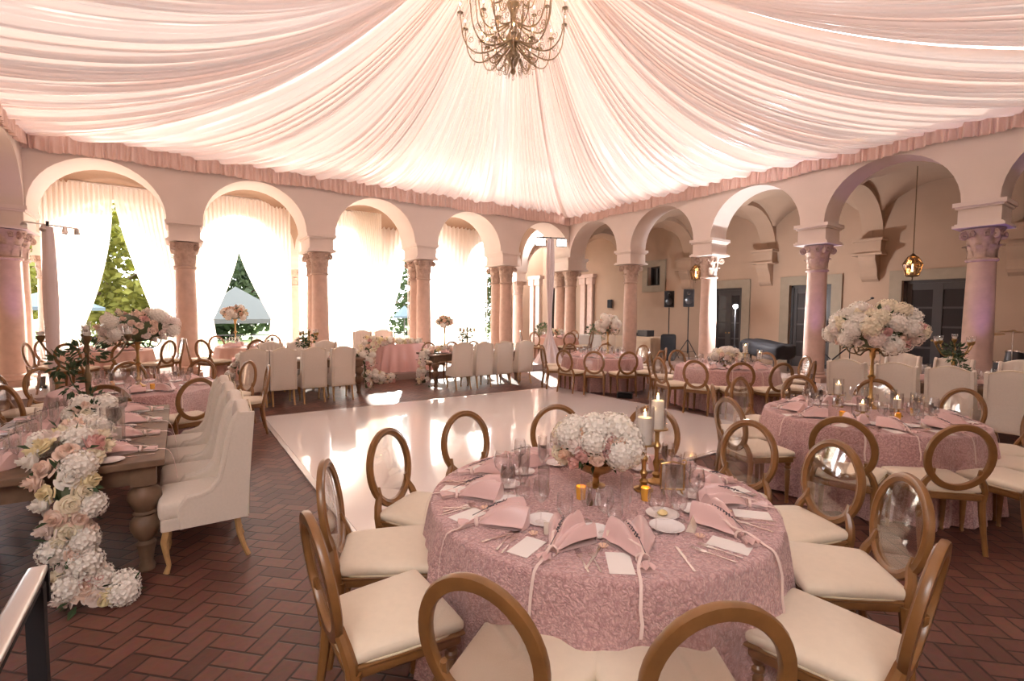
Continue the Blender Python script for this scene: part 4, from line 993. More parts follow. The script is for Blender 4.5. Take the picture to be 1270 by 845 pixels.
garland([(-.60, 5.7, .80, 0, 0, 1, .11), (-.62, 4.9, .81, 0, 0, 1, .14), (-.60, 4.45, .84, 0, -.1, 1, .19), (-.60, 4.08, .84, 0, -.5, 1, .21), (-.585, 3.90, .72, 0, -1, .4, .165), (-.575, 3.84, .55, 0, -1, .1, .14), (-.565, 3.83, .38, 0, -1, 0, .125), (-.545, 3.81, .22, 0, -1, 0, .12), (-.50, 3.76, .08, 0, -.8, .4, .115), (-.30, 3.70, .055, .4, -.4, .7, .07)], 99, .12, 11, PG, 1.12, 'garland of white and blush roses spilling off the near wooden table to the bricks')
def hurricane(x, y, z, h, r, lab):
    gl = MB().lathe([(.001, .002), (r, .002), (r, h), (r - .003, h), (r - .003, .008), (.001, .008)], 24, cap=False)
    cn = MB().lathe([(.001, .008), (r * .6, .008), (r * .6, h * .45), (.001, h * .45)], 20)
    thing('hurricane_vase', [part('candle', cn, m_wax)], T_(x, y, z), lab, 'vase', 'clear glass cylinders', me=gl.mesh('hurricane_vase', m_glass))
hurricane(-.40, 4.55, .782, .28, .055, 'tall clear glass cylinder beside the garland on the near wooden table'); hurricane(-.44, 4.95, .782, .20, .05, 'shorter clear glass cylinder behind the tall one on the near wooden table')
def candelabra(x, y, z, h, lab, R=.30, n=5, mat=m_bronze, greens=True, sc=1.0, cup=True, a0=.3, grp='candelabra'):
    K = []; K.append(part('stem', MB().lathe([(.001, 0), (.075, 0), (.075, .012), (.035, .03), (.02, .05), (.032, .09), (.018, .13), (.022, h * .4), (.03, h * .5), (.016, h * .55), (.014, h * .75), (.028, h * .80), (.012, h * .86), (.02, h * .9), (.03, h * .92), (.001, h * .93)], 20), mat))
    for k_ in range(n):
        if k_ == n - 1: ex_, ey_ = 0, 0; hh = h
        else: a = a0 + 2 * pi * k_ / (n - 1); ex_, ey_ = R * cos(a), R * sin(a); hh = h * .94
        pts = [(ex_ * t, ey_ * t, h * .72 - .07 * sin(t * pi) + (hh - .03 - h * .72) * t ** 3) for t in [i / 10 for i in range(11)]] if ex_ or ey_ else [(0, 0, h * .9), (0, 0, hh - .02)]
        kk = [part('cup', MB().lathe([(.001, hh - .035), (.012, hh - .03), (.03, hh + .005), (.033, hh + .03), (.025, hh + .03), (.001, hh)], 14, c=(ex_, ey_, 0)), mat)]
        kk.append(part('glass_holder', MB().lathe([(.024, hh + .03), (.033, hh + .05), (.040, hh + .105), (.038, hh + .105), (.031, hh + .052), (.02, hh + .034)], 16, c=(ex_, ey_, 0), cap=False), m_glass))
        kk.append(part('candle', MB().lathe([(.001, hh + .03), (.024, hh + .034), (.029, hh + .065), (.001, hh + .066)], 12, c=(ex_, ey_, 0)), m_wax))
        K.append(part('arm', MB().tube(pts, .009, 6), mat, kids=kk))
    if greens:
        lv = MB(); r2 = random.Random(5)
        for (c, rx, rz, nn) in (((0, 0, h * .78), .13, .09, 90), ((-.16, -.05, h * .66), .09, .10, 60), ((-.10, -.10, h * .45), .06, .14, 50), ((.02, -.1, h * .18), .10, .12, 70), ((.10, -.16, h * .02 + .06), .08, .08, 40)):
            lc = leafcluster(nn, rx, rz, .055, int(c[2] * 100), c); lv.add(lc.v, lc.f)
        lv.tube([(0, 0, h * .8), (-.14, -.05, h * .68), (-.10, -.10, h * .45), (.0, -.1, h * .2), (.1, -.16, .05)], .005, 5)
        K.append(part('leafy_garland', lv, m_leaf, smooth=False, label='dark olive leaves wound around the stem'))
    return thing('candelabra', K, T_(x, y, z) @ S_(sc), lab, 'candelabra', grp)
candelabra(-.70, 5.85, .782, .78, 'dark bronze five-arm candelabra wound with leaves on the near wooden table', R=.30, a0=.15)
K = bouquet((0, 0, .12), .15, .11, 16, 8, PG, -.5, .95); thing('flower_arrangement', K, T_(-.62, 5.35, .782) @ I4, 'cluster of cream roses at the foot of the leafy candelabra', 'flowers')

A2 = 'wooden table by the curtains'; A3 = 'wooden table by the sweetheart table'; A4 = 'wooden table by the drum kit'
wood_table(.95, 3.35, 10.52, 11.55, 0, 'weathered wooden table with four white chairs, by the curtains left of the sweetheart table')
wood_table(4.95, 7.55, 10.5, 11.5, 0, 'weathered wooden table with four white chairs, right of the sweetheart table')
ordx = ['farthest from the corner', 'second', 'third', 'closest to the corner']
for k_, x in enumerate((1.12, 1.60, 2.15, 2.70)):
    uchair(x, 10.14, 90, 'flat-backed ivory chair, wooden table left of the sweetheart table, %s' % ordx[k_], 'upholstered chairs left of the sweetheart table', w=.87)
    setting_at(x + .06, 10.52, .782, 90, 'table left of sweetheart', 'dance floor side ' + ordx[k_], k_ + 60, 0)
for k_, x in enumerate((5.42, 5.98, 6.56, 7.18)):
    uchair(x, 10.10, 90, 'flat-backed ivory chair, wooden table right of the sweetheart table, %s' % ordx[k_], 'upholstered chairs right of the sweetheart table', w=.87)
    setting_at(x + .02, 10.5, .782, 90, 'table right of sweetheart', 'dance floor side ' + ordx[k_], k_ + 70, 0)
for k_, x in enumerate((1.7, 2.3, 2.9)): uchair(x, 11.93 - .02, -90, 'tufted ivory chair, far side of the table by the curtains, %s' % ordx[k_], 'far ivory chairs left of the sweetheart table')
for k_, x in enumerate((5.6, 6.3, 7.0)): chair(x, 11.85, -90, 'oval-back gilt chair, far side of table right of the sweetheart, %s' % ordx[k_], 'far gilt chairs right of the sweetheart table')
wood_table(9.1, 10.2, .9, 3.75, 0, 'wooden table with ivory chairs in front of the purple-lit column and drum kit')
for k_, y in enumerate((3.25, 2.62, 2.02, 1.42)):
    uchair(8.78, y, 0, 'flat-backed ivory chair behind the table with the tall white bouquet, %s' % ['farthest from the drum kit', 'second towards the drum kit', 'third towards the drum kit', 'cut by the right edge'][k_], 'ivory chairs at the drum kit table')
    setting_at(9.1, y, .782, 0, 'drum kit table', 'near side ' + ordn[3 - k_], k_ + 80, 0)
for k_, y in enumerate((3.2, 2.5, 1.7)):
    uchair(10.55, y, 180, 'tufted ivory chair facing the camera across the drum kit table, %s' % ['beside the dark door', 'behind the small candelabra', 'before the drum kit'][k_], 'far tufted chairs at the drum kit table')
    setting_at(10.2, y, .782, 180, 'drum kit table', 'far side ' + ordn[2 - k_], k_ + 90, 0)
candelabra(9.65, 2.25, .782, .62, 'gold candelabra with roses at its foot on the drum kit table', R=.26, n=5, mat=m_brass, a0=.9)
thing('flower_arrangement', bouquet((0, 0, .10), .16, .10, 14, 3, PP, -.5, .95), T_(9.55, 2.2, .782) @ I4, 'small cluster of peach roses under the gold candelabra, drum kit table', 'flowers')
candelabra(2.3, 11.05, .782, .55, 'candelabra with flowers on the table left of the sweetheart table', R=.2, mat=m_brass, a0=.4)
candelabra(6.15, 11.0, .782, .58, 'candelabra with flowers on the table right of the sweetheart table', R=.2, mat=m_brass, a0=.6)
# garlands of the far tables
garland([(1.9, 11.0, .80, 0, 0, 1, .10), (1.35, 11.0, .82, -.1, 0, 1, .15), (1.0, 10.95, .80, -.6, 0, 1, .17), (.86, 10.95, .62, -1, 0, .2, .13), (.84, 10.95, .35, -1, 0, 0, .12), (.84, 10.92, .1, -1, -.2, .2, .13)], 40, .1, 21, PG, 1.1, 'white rose garland at the left end of the table by the curtains')
garland([(2.6, 11.0, .80, 0, 0, 1, .10), (3.0, 11.0, .82, .1, 0, 1, .15), (3.36, 10.95, .80, .6, 0, 1, .17), (3.45, 10.92, .6, 1, 0, .2, .13), (3.46, 10.88, .3, 1, 0, 0, .12), (3.45, 10.80, .08, .7, -.5, .3, .13)], 40, .1, 22, PG, 1.1, 'white rose garland spilling off the table end beside the sweetheart flowers')
garland([(5.9, 11.0, .80, 0, 0, 1, .11), (5.4, 11.0, .84, -.1, 0, 1, .17), (5.05, 10.95, .80, -.6, 0, 1, .18), (4.88, 10.92, .6, -1, 0, .2, .15), (4.86, 10.88, .33, -1, 0, 0, .14), (4.84, 10.78, .1, -.6, -.6, .3, .19)], 44, .1, 23, PG, 1.15, 'white rose garland cascading off the table right of the sweetheart table')
# ------------------------------------------------------------------ sweetheart table and its cascade
def oval_cloth(rx, ry, h, flare):
    n = 160; vs = []; fs = []; rows = [(0, h), (.6, h), (1, h), (1.02, h - .015)] + [(1.02 + flare * (j / 12) ** 1.2, h - .015 - (h - .02) * j / 12) for j in range(1, 13)]
    for k_, (q, z) in enumerate(rows):
        for i in range(n):
            a = 2 * pi * i / n; t = max(0, (h - z) / h); d_ = 1 + .075 * t ** .7 * sin(19 * a + sin(3 * a) * 1.5) * (t > .02); vs.append((rx * q * d_ * cos(a), ry * q * d_ * sin(a), z))
    for k_ in range(len(rows) - 1):
        for i in range(n): j = (i + 1) % n; fs.append((k_ * n + i, k_ * n + j, (k_ + 1) * n + j, (k_ + 1) * n + i)[::-1])
    return MB().add(vs, fs)
tk = [part('tabletop', MB().lathe([(.001, .70), (1, .70), (1, .735), (.001, .735)], 40), m_rustic, S_(.80, .42, 1))] + [part('leg', MB().tube([(sx_ * .5, sy * .2, 0), (sx_ * .5, sy * .2, .71)], .02, 8), m_iron) for sx_ in (-1, 1) for sy in (-1, 1)]
thing('sweetheart_table', tk, T_(5.0, 12.9, PZ), 'small oval table under pale pink satin on the step', 'table')
single('tablecloth', oval_cloth(.82, .44, .757, .22), m_pinksat, 'pale pink satin cloth falling in deep folds over the sweetheart table', 'tablecloth', T_(5.0, 12.9, PZ))
for x, y, l in ((4.35, 13.72, 'left'), (4.98, 13.72, 'right')): uchair(x, y, -90, 'cream round-topped chair behind the sweetheart table, the %s of the two' % l, 'sweetheart chairs', PZ)
garland([(5.6, 12.72, .95, 0, -.3, 1, .10), (5.0, 12.6, .96, 0, -.4, 1, .13), (4.5, 12.65, .98, -.1, -.5, 1, .17), (4.15, 12.6, .95, -.5, -.6, .8, .26), (3.98, 12.4, .72, -.6, -.8, .3, .28), (3.92, 12.25, .45, -.6, -.8, .2, .26), (3.92, 12.05, .20, -.4, -.9, .2, .24), (4.1, 11.86, .10, .1, -.9, .4, .17), (4.45, 11.84, .08, .4, -.7, .5, .12)], 96, .1, 31, PG, 1.15, 'big floral cascade pouring from the sweetheart table to the floor')
# ------------------------------------------------------------------ tables on the garden step
S6 = ['brick side', 'left column side', 'garden side', 'right column side']
m_g = m_peach
def small_round(name, x, y, seats, S, seed, r=.75):
    single('tablecloth', cloth(r, .757, seed, folds=11), m_peach, 'peach cloth on the round table ' + name, 'tablecloth', T_(x, y, PZ), 'peach tablecloths on the garden step')
    thing('round_table', [part('tabletop', MB().lathe([(.001, .70), (r - .01, .70), (r - .01, .735), (.001, .735)], 32), m_rustic)] + [part('leg', MB().tube([(cos(a) * .5, sin(a) * .5, 0), (cos(a) * .5, sin(a) * .5, .71)], .02, 6), m_iron) for a in (.8, 2.4, 3.9, 5.5)], T_(x, y, PZ), 'round table under peach cloth ' + name, 'table', 'round tables on the garden step')
    used = set()
    for k_, ang in enumerate(seats):
        a = radians(ang); sn = seatname(sector(x + cos(a), y + sin(a), x, y, used), S)
        chair(x + cos(a) * 1.02, y + sin(a) * 1.02, ang + 180, 'oval-back gilt chair, peach table %s, %s' % (name, sn), 'chairs at the peach table ' + name, PZ)
        B = T_(x + cos(a) * r, y + sin(a) * r, PZ + .759) @ R_(a + pi / 2)
        for nm, me, px_, py_, l in (('wine_glass', wine_me, .10, .25, 'wine glass'), ('water_goblet', water_me, -.02, .27, 'water goblet'), ('champagne_flute', flute_me, .03, .33, 'champagne flute')):
            thing(nm, [], B @ T_(px_, py_, 0), '%s, %s, peach table %s' % (l, sn, name), 'glass', l + 's on the peach table ' + name, me=me)
        napkin(B @ T_(0, .12, 0), 'rose napkin, %s, peach table %s' % (sn, name), 'napkins on the peach table ' + name, k_, False)
small_round('behind the leafy candelabra', -1.25, 13.45, [-150, -112, -74, -36, 10, 80, 150], S6, 61)
small_round('under the second arch', 1.45, 13.5, [-142, -90, -42, 0, 60, 120, 180], S6, 62)
small_round('beside the corner columns', 11.35, 13.65, [-165, -110, -60, 20, 150], S6, 63)
def stand_bouquet(x, y, z, h, rx, rz, n, pal, lab, arms=True, seed=1, sc=1.0, mat=m_brass):
    K = [part('stand', MB().lathe([(.001, 0), (.085, 0), (.085, .012), (.04, .03), (.022, .06), (.034, .10), (.016, .14), (.014, h * .45), (.03, h * .5), (.04, h * .53), (.02, h * .56), (.014, h * .8), (.028, h * .86), (.03, h * .94), (.06, h), (.001, h)], 20), mat)]
    if arms:
        for k_ in range(5):
            a = 2 * pi * k_ / 5 + .3; pts = [(cos(a) * r, sin(a) * r, h * .93 + zz) for r, zz in ((.01, 0), (.06, .03), (.12, .01), (.17, -.03), (.22, -.02), (.26, .03), (.27, .07))]
            cv = [(cos(a) * (.17 + .04 * cos(t)), sin(a) * (.17 + .04 * cos(t)), h * .93 + .02 + .035 * sin(t)) for t in [i * .5 for i in range(10)]]
            K.append(part('arm', MB().tube(pts, .008, 6).tube(cv, .005, 5).lathe([(.001, .06), (.02, .065), (.025, .09), (.001, .09)], 10, c=(cos(a) * .27, sin(a) * .27, h * .93)), m_bronze if mat is m_brass else mat))
    K += [at(k_, I4) for k_ in bouquet((0, 0, h + rz * .72), rx, rz, n, seed, pal, -.7, sc)]
    return thing('flower_centrepiece', K, T_(x, y, z), lab, 'flowers', 'tall flower centrepieces')
stand_bouquet(-.46, 8.12, .759, .60, .43, .26, 62, PB + [('rose', 'pink')], 'tall dome of blush roses on a slim gold stand, round table behind the wooden table', seed=2)
stand_bouquet(6.22, 2.12, .759, .66, .42, .27, 60, PW, 'tall wide dome of white hydrangeas on a gold candelabra stand at right', seed=3, sc=1.1)
stand_bouquet(8.75, 8.55, .759, .58, .29, .24, 46, PB + [('hydrangea', 'white')], 'blush and white flower ball on a slim stand, table by the loudspeakers', seed=4)
stand_bouquet(1.15, 13.75, PZ + .759, .66, .30, .20, 34, PP, 'peach flower dome on a tall stand in the gap of the second arch', False, seed=5)
stand_bouquet(6.75, 13.5, PZ + .0, 1.20, .26, .20, 30, PP, 'peach flower ball on a tall floor stand right of the sweetheart columns', False, seed=6)
thing('flower_arrangement', bouquet((0, 0, .2), .27, .15, 34, 9, PW + [('rose', 'blush')], -.5, 1.0) + [part('bowl', MB().lathe([(.001, 0), (.06, 0), (.02, .03), (.03, .06), (.11, .12), (.001, .13)], 20), m_brass)], T_(8.9, 5.5, .759), 'low white and blush flower dome on the table before the flash light', 'flowers', 'low flower domes')
thing('flower_arrangement', bouquet((0, 0, .18), .24, .14, 24, 10, PP, -.5, 1.0) + [part('bowl', MB().lathe([(.001, 0), (.06, 0), (.02, .03), (.03, .06), (.11, .12), (.001, .13)], 20), m_brass)], T_(11.35, 13.65, PZ + .759), 'low peach flower dome on the peach table beside the corner columns', 'flowers', 'low flower domes')
thing('flower_arrangement', bouquet((0, 0, .18), .24, .14, 24, 12, PP, -.5, 1.0) + [part('bowl', MB().lathe([(.001, 0), (.06, 0), (.02, .03), (.03, .06), (.11, .12), (.001, .13)], 20), m_brass)], T_(-1.25, 13.45, PZ + .759), 'low peach flower dome on the peach table behind the leafy candelabra', 'flowers', 'low flower domes')
candlestick(9.35, 5.35, .759, .26, .14, 'taller white pillar candle on the table before the flash light'); candlestick(9.52, 5.15, .759, .14, .13, 'shorter white pillar candle on the table before the flash light')
for k_, (x, y) in enumerate(((5.35, 2.05), (5.72, 1.72), (6.15, 1.72), (6.35, 1.95))): votive(x, y, .759, 'amber votive on the table with the tall white bouquet, %s' % ['front table side', 'camera side', 'outer side', 'beside the gold stand'][k_])
for k_, (x, y, h) in enumerate(((5.62, 1.98, .06), (5.95, 1.80, .08), (6.0, 2.35, .14))): candlestick(x, y, .759, h, .07 + .02 * k_, 'small pillar candle at the foot of the tall white bouquet, %s' % ['lowest', 'middle height', 'highest'][k_], .032)
for k_, (x, y, z) in enumerate(((8.6, 5.1, .759), (8.3, 8.1, .759), (-.3, 7.75, .759), (-.75, 8.3, .759), (9.4, 3.0, .782), (9.5, 1.6, .782))): votive(x, y, z, 'amber votive on the ' + ['table before the flash light', 'table by the loudspeakers', 'round table behind the wooden table, aisle side', 'round table behind the wooden table, wall side', 'drum kit table, far end', 'drum kit table, near end'][k_])

# ------------------------------------------------------------------ chandelier
def chandelier(x, y, zb, ztop):
    K = []
    bd = MB().lathe([(.001, 0), (.03, .01), (.05, .05), (.03, .10), (.06, .16), (.10, .24), (.12, .30), (.07, .36), (.045, .42), (.09, .48), (.12, .56), (.10, .62), (.045, .70), (.04, .95), (.08, 1.02), (.11, 1.10), (.05, 1.18), (.03, 1.4), (.06, 1.5), (.02, 1.6), (.02, ztop - zb)], 20)
    K.append(part('body', bd, m_antq))
    def tier(n, R, z0, rise, a0, dip):
        for k_ in range(n):
            a = a0 + 2 * pi * k_ / n; pts = []
            for i in range(17):
                t = i / 16; r = .07 + (R - .07) * sin(t * pi / 2) ** .9 if t < .8 else .07 + (R - .07) * (sin(.8 * pi / 2) ** .9 + (1 - sin(.8 * pi / 2) ** .9) * (t - .8) / .2)
                z = z0 - dip * sin(t * pi) * (1 - t * .2) + rise * t ** 2.6; pts.append((r * cos(a), r * sin(a), z))
            m = MB().tube(pts, [.014 - .005 * i / 16 for i in range(17)], 6)
            def scr(r0, zz, rad, turns, sg):
                q = []
                for i in range(20): t = i / 19; an = sg * t * turns * 2 * pi + 1.0; rr_ = rad * (1 - .75 * t); q.append(((r0 + rr_ * cos(an)) * cos(a), (r0 + rr_ * cos(an)) * sin(a), zz + rr_ * sin(an)))
                m.tube(q, .005, 5)
            scr(R * .55, z0 - dip * .9 + .11, .07, 1.6, 1); scr(R * .8, z0 - dip * .55 + .14, .06, 1.4, -1); scr(R * .38, z0 - dip - .06, .06, 1.4, -1)
            zt = z0 + rise; cxx, cyy = R * cos(a), R * sin(a)
            kk = [part('bobeche', MB().lathe([(.001, zt), (.015, zt), (.05, zt + .018), (.052, zt + .024), (.018, zt + .012), (.014, zt + .045), (.001, zt + .045)], 14, c=(cxx, cyy, 0)), m_antq),
                  part('candle_sleeve', MB().lathe([(.010, zt + .045), (.010, zt + .13), (.001, zt + .13)], 8, c=(cxx, cyy, 0)), m_wax),
                  part('bulb', MB().sph((cxx, cyy, zt + .155), .011, 7, sc=(1, 1, 2.2)), m_bulb)]
            dr = MB()
            for j in range(6):
                b_ = j * 1.047; dr.sph((cxx + .05 * cos(b_), cyy + .05 * sin(b_), zt - .012), .012, 5, sc=(.8, .8, 1.7))
            dr.sph((cxx, cyy, zt - .06), .018, 6, sc=(.7, .7, 2)); dr.sph((R * .8 * cos(a), R * .8 * sin(a), z0 - dip * .6 - .05), .017, 6, sc=(.7, .7, 2)); dr.sph((R * .5 * cos(a), R * .5 * sin(a), z0 - dip - .06), .017, 6, sc=(.7, .7, 2))
            kk.append(part('crystal_drops', dr, m_crystal, label='clear crystal drops'))
            K.append(part('arm', m, m_antq, kids=kk))
    tier(12, .86, .52, .34, .1, .30); tier(12, .62, .80, .42, .36, .22); tier(8, .42, .42, -.02, .2, .26); tier(8, .46, 1.3, .42, 0, .2)
    ch_ = MB()
    for ring, (R, z, n) in enumerate(((.16, .18, 16), (.22, .34, 20), (.14, .05, 12), (.18, .95, 20), (.2, .62, 20))):
        for k_ in range(n):
            a = 2 * pi * k_ / n; ch_.sph((R * cos(a), R * sin(a), z), .013, 5, sc=(.8, .8, 2))
    for k_ in range(12):
        a = 2 * pi * k_ / 12 + .1
        for i in range(1, 14):
            t = i / 14; r = .12 + (.82 - .12) * t; ch_.sph((r * cos(a), r * sin(a), 1.0 - .15 * t - .30 * sin(pi * t)), .008, 4)
    ch_.sph((0, 0, -.05), .03, 8, sc=(.8, .8, 1.6))
    K.append(part('crystal_strings', ch_, m_crystal, label='strings of clear crystals'))
    thing('chandelier', K, T_(x, y, zb), 'large antique gilt chandelier with curling arms and crystals, hung from the tent peak', 'chandelier')
chandelier(4.60, 6.72, 5.66, 8.35)
# ------------------------------------------------------------------ lanterns, lights, loggia furniture
def lantern(x, y, z, ztop, lab, s_=1.0):
    n = 6; K = []
    def ringp(r, zz): return [(r * cos(2 * pi * i / n), r * sin(2 * pi * i / n), zz) for i in range(n)]
    rings = [(.07, .0), (.19, .12) , (.135, .42)]; rings = [(.13, 0), (.195, .27), (.10, .44)]
    fr = MB(); gl = MB()
    for r, zz in rings: fr.tube(ringp(r, zz), .009, 5, closed=True)
    for i in range(n):
        c = [ringp(r, zz)[i] for r, zz in rings]; fr.tube(c, .008, 5)
    for (r0_, z0_), (r1_, z1_) in zip(rings[:-1], rings[1:]):
        gl.lathe([(r0_ * .98, z0_), (r1_ * .98, z1_)], n, cap=False)
    fr.lathe([(.10, .44), (.05, .48), (.015, .52)], 12, cap=False); fr.lathe([(.13, .0), (.10, -.02), (.02, -.03), (.012, -.07), (.025, -.09), (.001, -.11)], 12, cap=False)
    K.append(part('frame', fr, m_bronze)); K.append(part('panes', gl, m_glass_s))
    K.append(part('bulb', MB().tube([(0, 0, .10), (0, 0, .27)], .013, 8), m_bulb)); K.append(part('rod', MB().tube([(0, 0, .5), (0, 0, ztop - z)], .010, 6), m_bronze))
    thing('hanging_lantern', K, T_(x, y, z), lab, 'lantern', 'hanging lanterns in the loggia')
    lamp('lantern_light', 'POINT', (x, y, z + .2), 8, (1, .55, .22), shadow_soft_size=.06)
m_glass_s = clear('smoked_glass', (.62, .50, .38), .06, .5)
lantern(14.2, 4.13, 2.72, 5.25, 'bronze hanging lantern with glowing bulb before the third dark door'); lantern(14.2, 9.92, 2.95, 5.2, 'bronze hanging lantern half hidden by the brightly lit column')
lantern(14.2, 7.0, 4.1, 5.2, 'bronze hanging lantern high in the bay beside the flash light') if False else None
def tripod(h, spread, z0=.0):
    mb = MB().tube([(0, 0, .25), (0, 0, h)], .018, 8)
    legs = []
    for k_ in range(3):
        a = .5 + 2 * pi * k_ / 3; legs.append(part('leg', MB().tube([(0, 0, .75), (cos(a) * spread, sin(a) * spread, 0)], .014, 6).tube([(0, 0, .3), (cos(a) * spread * .55, sin(a) * spread * .55, .34)], .008, 5), m_black))
    return [part('pole', mb, m_black)] + legs
def speaker(x, y, z, rot, lab):
    b = MB().rbox((0, 0, .31), (.36, .34, .62), .03, 3, fn=lambda p: (p[0] * (1 - .25 * max(0, -p[1]) / .17), p[1], p[2]))
    g_ = MB().rbox((0, .172, .31), (.31, .012, .56), .005, 3); hn = MB().lathe([(.03, 0), (.07, .02)], 20, T=T_(0, .18, .48) @ Matrix.Rotation(-pi / 2, 4, 'X'), cap=False); wf_ = MB().lathe([(.001, 0), (.11, .0), (.13, .012)], 24, T=T_(0, .18, .22) @ Matrix.Rotation(-pi / 2, 4, 'X'), cap=False)
    thing('loudspeaker', [part('cabinet', b, m_blackgl), part('grille', g_, m_black, kids=[part('horn', hn, m_blackgl), part('woofer', wf_, m_blackgl)])], T_(x, y, z) @ R_(rot), lab, 'speaker', 'loudspeakers on stands')
for x, y, l in ((15.2, 11.72, 'left'), (14.7, 10.52, 'right')):
    thing('speaker_stand', tripod(1.95, .5), T_(x, y, PZ), 'black tripod stand under the %s of the two loudspeakers' % l, 'stand', 'speaker stands')
    speaker(x, y, PZ + 1.88, radians(125 + 0), 'black loudspeaker on a tripod, the %s of the two' % l)
cs = MB().rbox((0, 0, .5), (.55, .5, .92), .08, 4, fn=lambda p: (p[0] * (1 - .12 * (p[2] - .5)), p[1], p[2]))
thing('equipment_case', [part('cover', cs, m_black), part('handle', MB().tube([(-.1, 0, .95), (-.09, 0, 1.0), (.09, 0, 1.0), (.1, 0, .95)], .012, 6), m_blackgl)], T_(14.2, 10.95, PZ) @ T_(0, 0, -.04) @ R_(.6), 'black covered equipment case standing below the loudspeakers', 'case')
def draped_box(x, y, w, d_, h, mat, lab, rot=0):
    n = 120; vs = []; fs = []
    def rect(i, q, zt):
        t = i / n * 4; k_ = int(t) % 4; s_ = t - int(t); c = [(-1, -1), (1, -1), (1, 1), (-1, 1)]; a, b_ = c[k_], c[(k_ + 1) % 4]; px_, py_ = a[0] + (b_[0] - a[0]) * s_, a[1] + (b_[1] - a[1]) * s_
        o_ = 1 + .05 * zt * sin(i / n * 2 * pi * 17); return (px_ * w / 2 * q * o_, py_ * d_ / 2 * q * o_)
    for q, z, t in [(0, h, 0), (1, h, 0), (1.01, h - .02, .05)] + [(1.01 + .04 * j / 6, h - .02 - (h - .03) * j / 6, j / 6) for j in range(1, 7)]:
        for i in range(n): px_, py_ = rect(i, q, t); vs.append((px_, py_, z))
    for k_ in range(8):
        for i in range(n): j = (i + 1) % n; fs.append((k_ * n + i, k_ * n + j, (k_ + 1) * n + j, (k_ + 1) * n + i)[::-1])
    return single('draped_table', MB().add(vs, fs), mat, lab, 'table', T_(x, y, PZ) @ R_(rot))
m_cl2 = M('champagne_cloth', (.66, .52, .38), .7); m_cl3 = M('white_cloth', (.85, .80, .74), .8)
draped_box(14.6, 12.6, .8, 1.7, .78, m_cl2, 'champagne-coloured draped table with music gear beside the loudspeakers'); draped_box(13.9, 14.9, .7, 1.1, .76, m_cl3, 'white draped table behind the blush flower ball', .2)
def gear(x, y, z, w, d_, h, rot, lab, cat='audio equipment', nm='mixer'):
    kn = MB()
    for i in range(6):
        for j in range(3): kn.lathe([(.012, 0), (.01, .02), (.001, .02)], 8, c=(-w * .38 + i * w * .15, -d_ * .25 + j * d_ * .25, h))
    thing(nm, [part('body', MB().rbox((0, 0, h / 2), (w, d_, h), .012, 2), m_blackgl, kids=[part('knobs', kn, m_silver)])], T_(x, y, z) @ R_(rot), lab, cat)
gear(14.6, 12.95, PZ + .78, .45, .4, .12, 1.6, 'black mixing desk on the champagne draped table'); gear(14.6, 12.3, PZ + .78, .5, .38, .24, 1.5, 'stacked black audio unit on the champagne draped table', nm='amplifier')
lid = MB().add([(-.15, 0, 0), (.15, 0, 0), (.16, .02, .2), (-.16, .02, .2)], [(0, 1, 2, 3)])
# potted plants
def plant(x, y, z, r, h, lab, pot=True):
    K = [part('foliage', leafcluster(260, r, h * .5, .09, int(x * 10), (0, 0, .45 + h * .4)), m_leaf, smooth=False)]
    lc = leafcluster(160, r * .6, h * .35, .09, int(y * 10), (0, 0, .45 + h * .35)); K.append(part('inner_foliage', lc, m_leaf2, smooth=False)); K.append(part('trunk', MB().tube([(0, 0, .3), (0, 0, .45 + h * .4)], .02, 6), m_bark))
    K.append(part('pot', MB().lathe([(.001, 0), (.14, 0), (.2, .38), (.22, .38), (.22, .42), (.19, .42), (.17, .36), (.001, .36)], 20), m_carv)); thing('potted_plant', K, T_(x, y, z), lab, 'plant', 'potted plants')
plant(14.9, 15.3, PZ, .42, .8, 'round potted shrub in front of the dark doorway by the corner'); plant(13.6, 17.3, PZ, .35, .8, 'potted shrub in the sunny far corner under the outer arch')
wl = MB().rbox((0, 0, 0), (.10, .24, .38), .03, 3); thing('wall_speaker', [part('grille', MB().rbox((-.055, 0, 0), (.012, .20, .34), .005, 2), m_black)], T_(15.9, 15.45, 2.25), 'small black speaker fixed on the loggia wall by the corner', 'speaker', me=wl.mesh('wall_speaker', m_blackgl))
# flash light
fs_ = tripod(1.85, .5); fs_.append(part('flash_head', MB().lathe([(.001, 0), (.05, 0), (.055, .16), (.001, .16)], 16, T=T_(0, 0, 1.85) @ R_(radians(-62)) @ Matrix.Rotation(-pi / 2, 4, 'X')), m_blackgl, kids=[part('flash_tube', MB().sph((0, 0, 0), .06, 8, T=T_(0, 0, 1.85) @ R_(radians(-62)) @ T_(0, -.02, 0)), m_strobe)]))
thing('flash_light', fs_, T_(13.1, 7.83, PZ) @ R_(0), 'photographic flash on a thin stand glaring white beside the brightly lit column', 'light')
lamp('flash_glow', 'POINT', (12.98, 7.80, 2.03), 200, (.95, .97, 1), shadow_soft_size=.07)
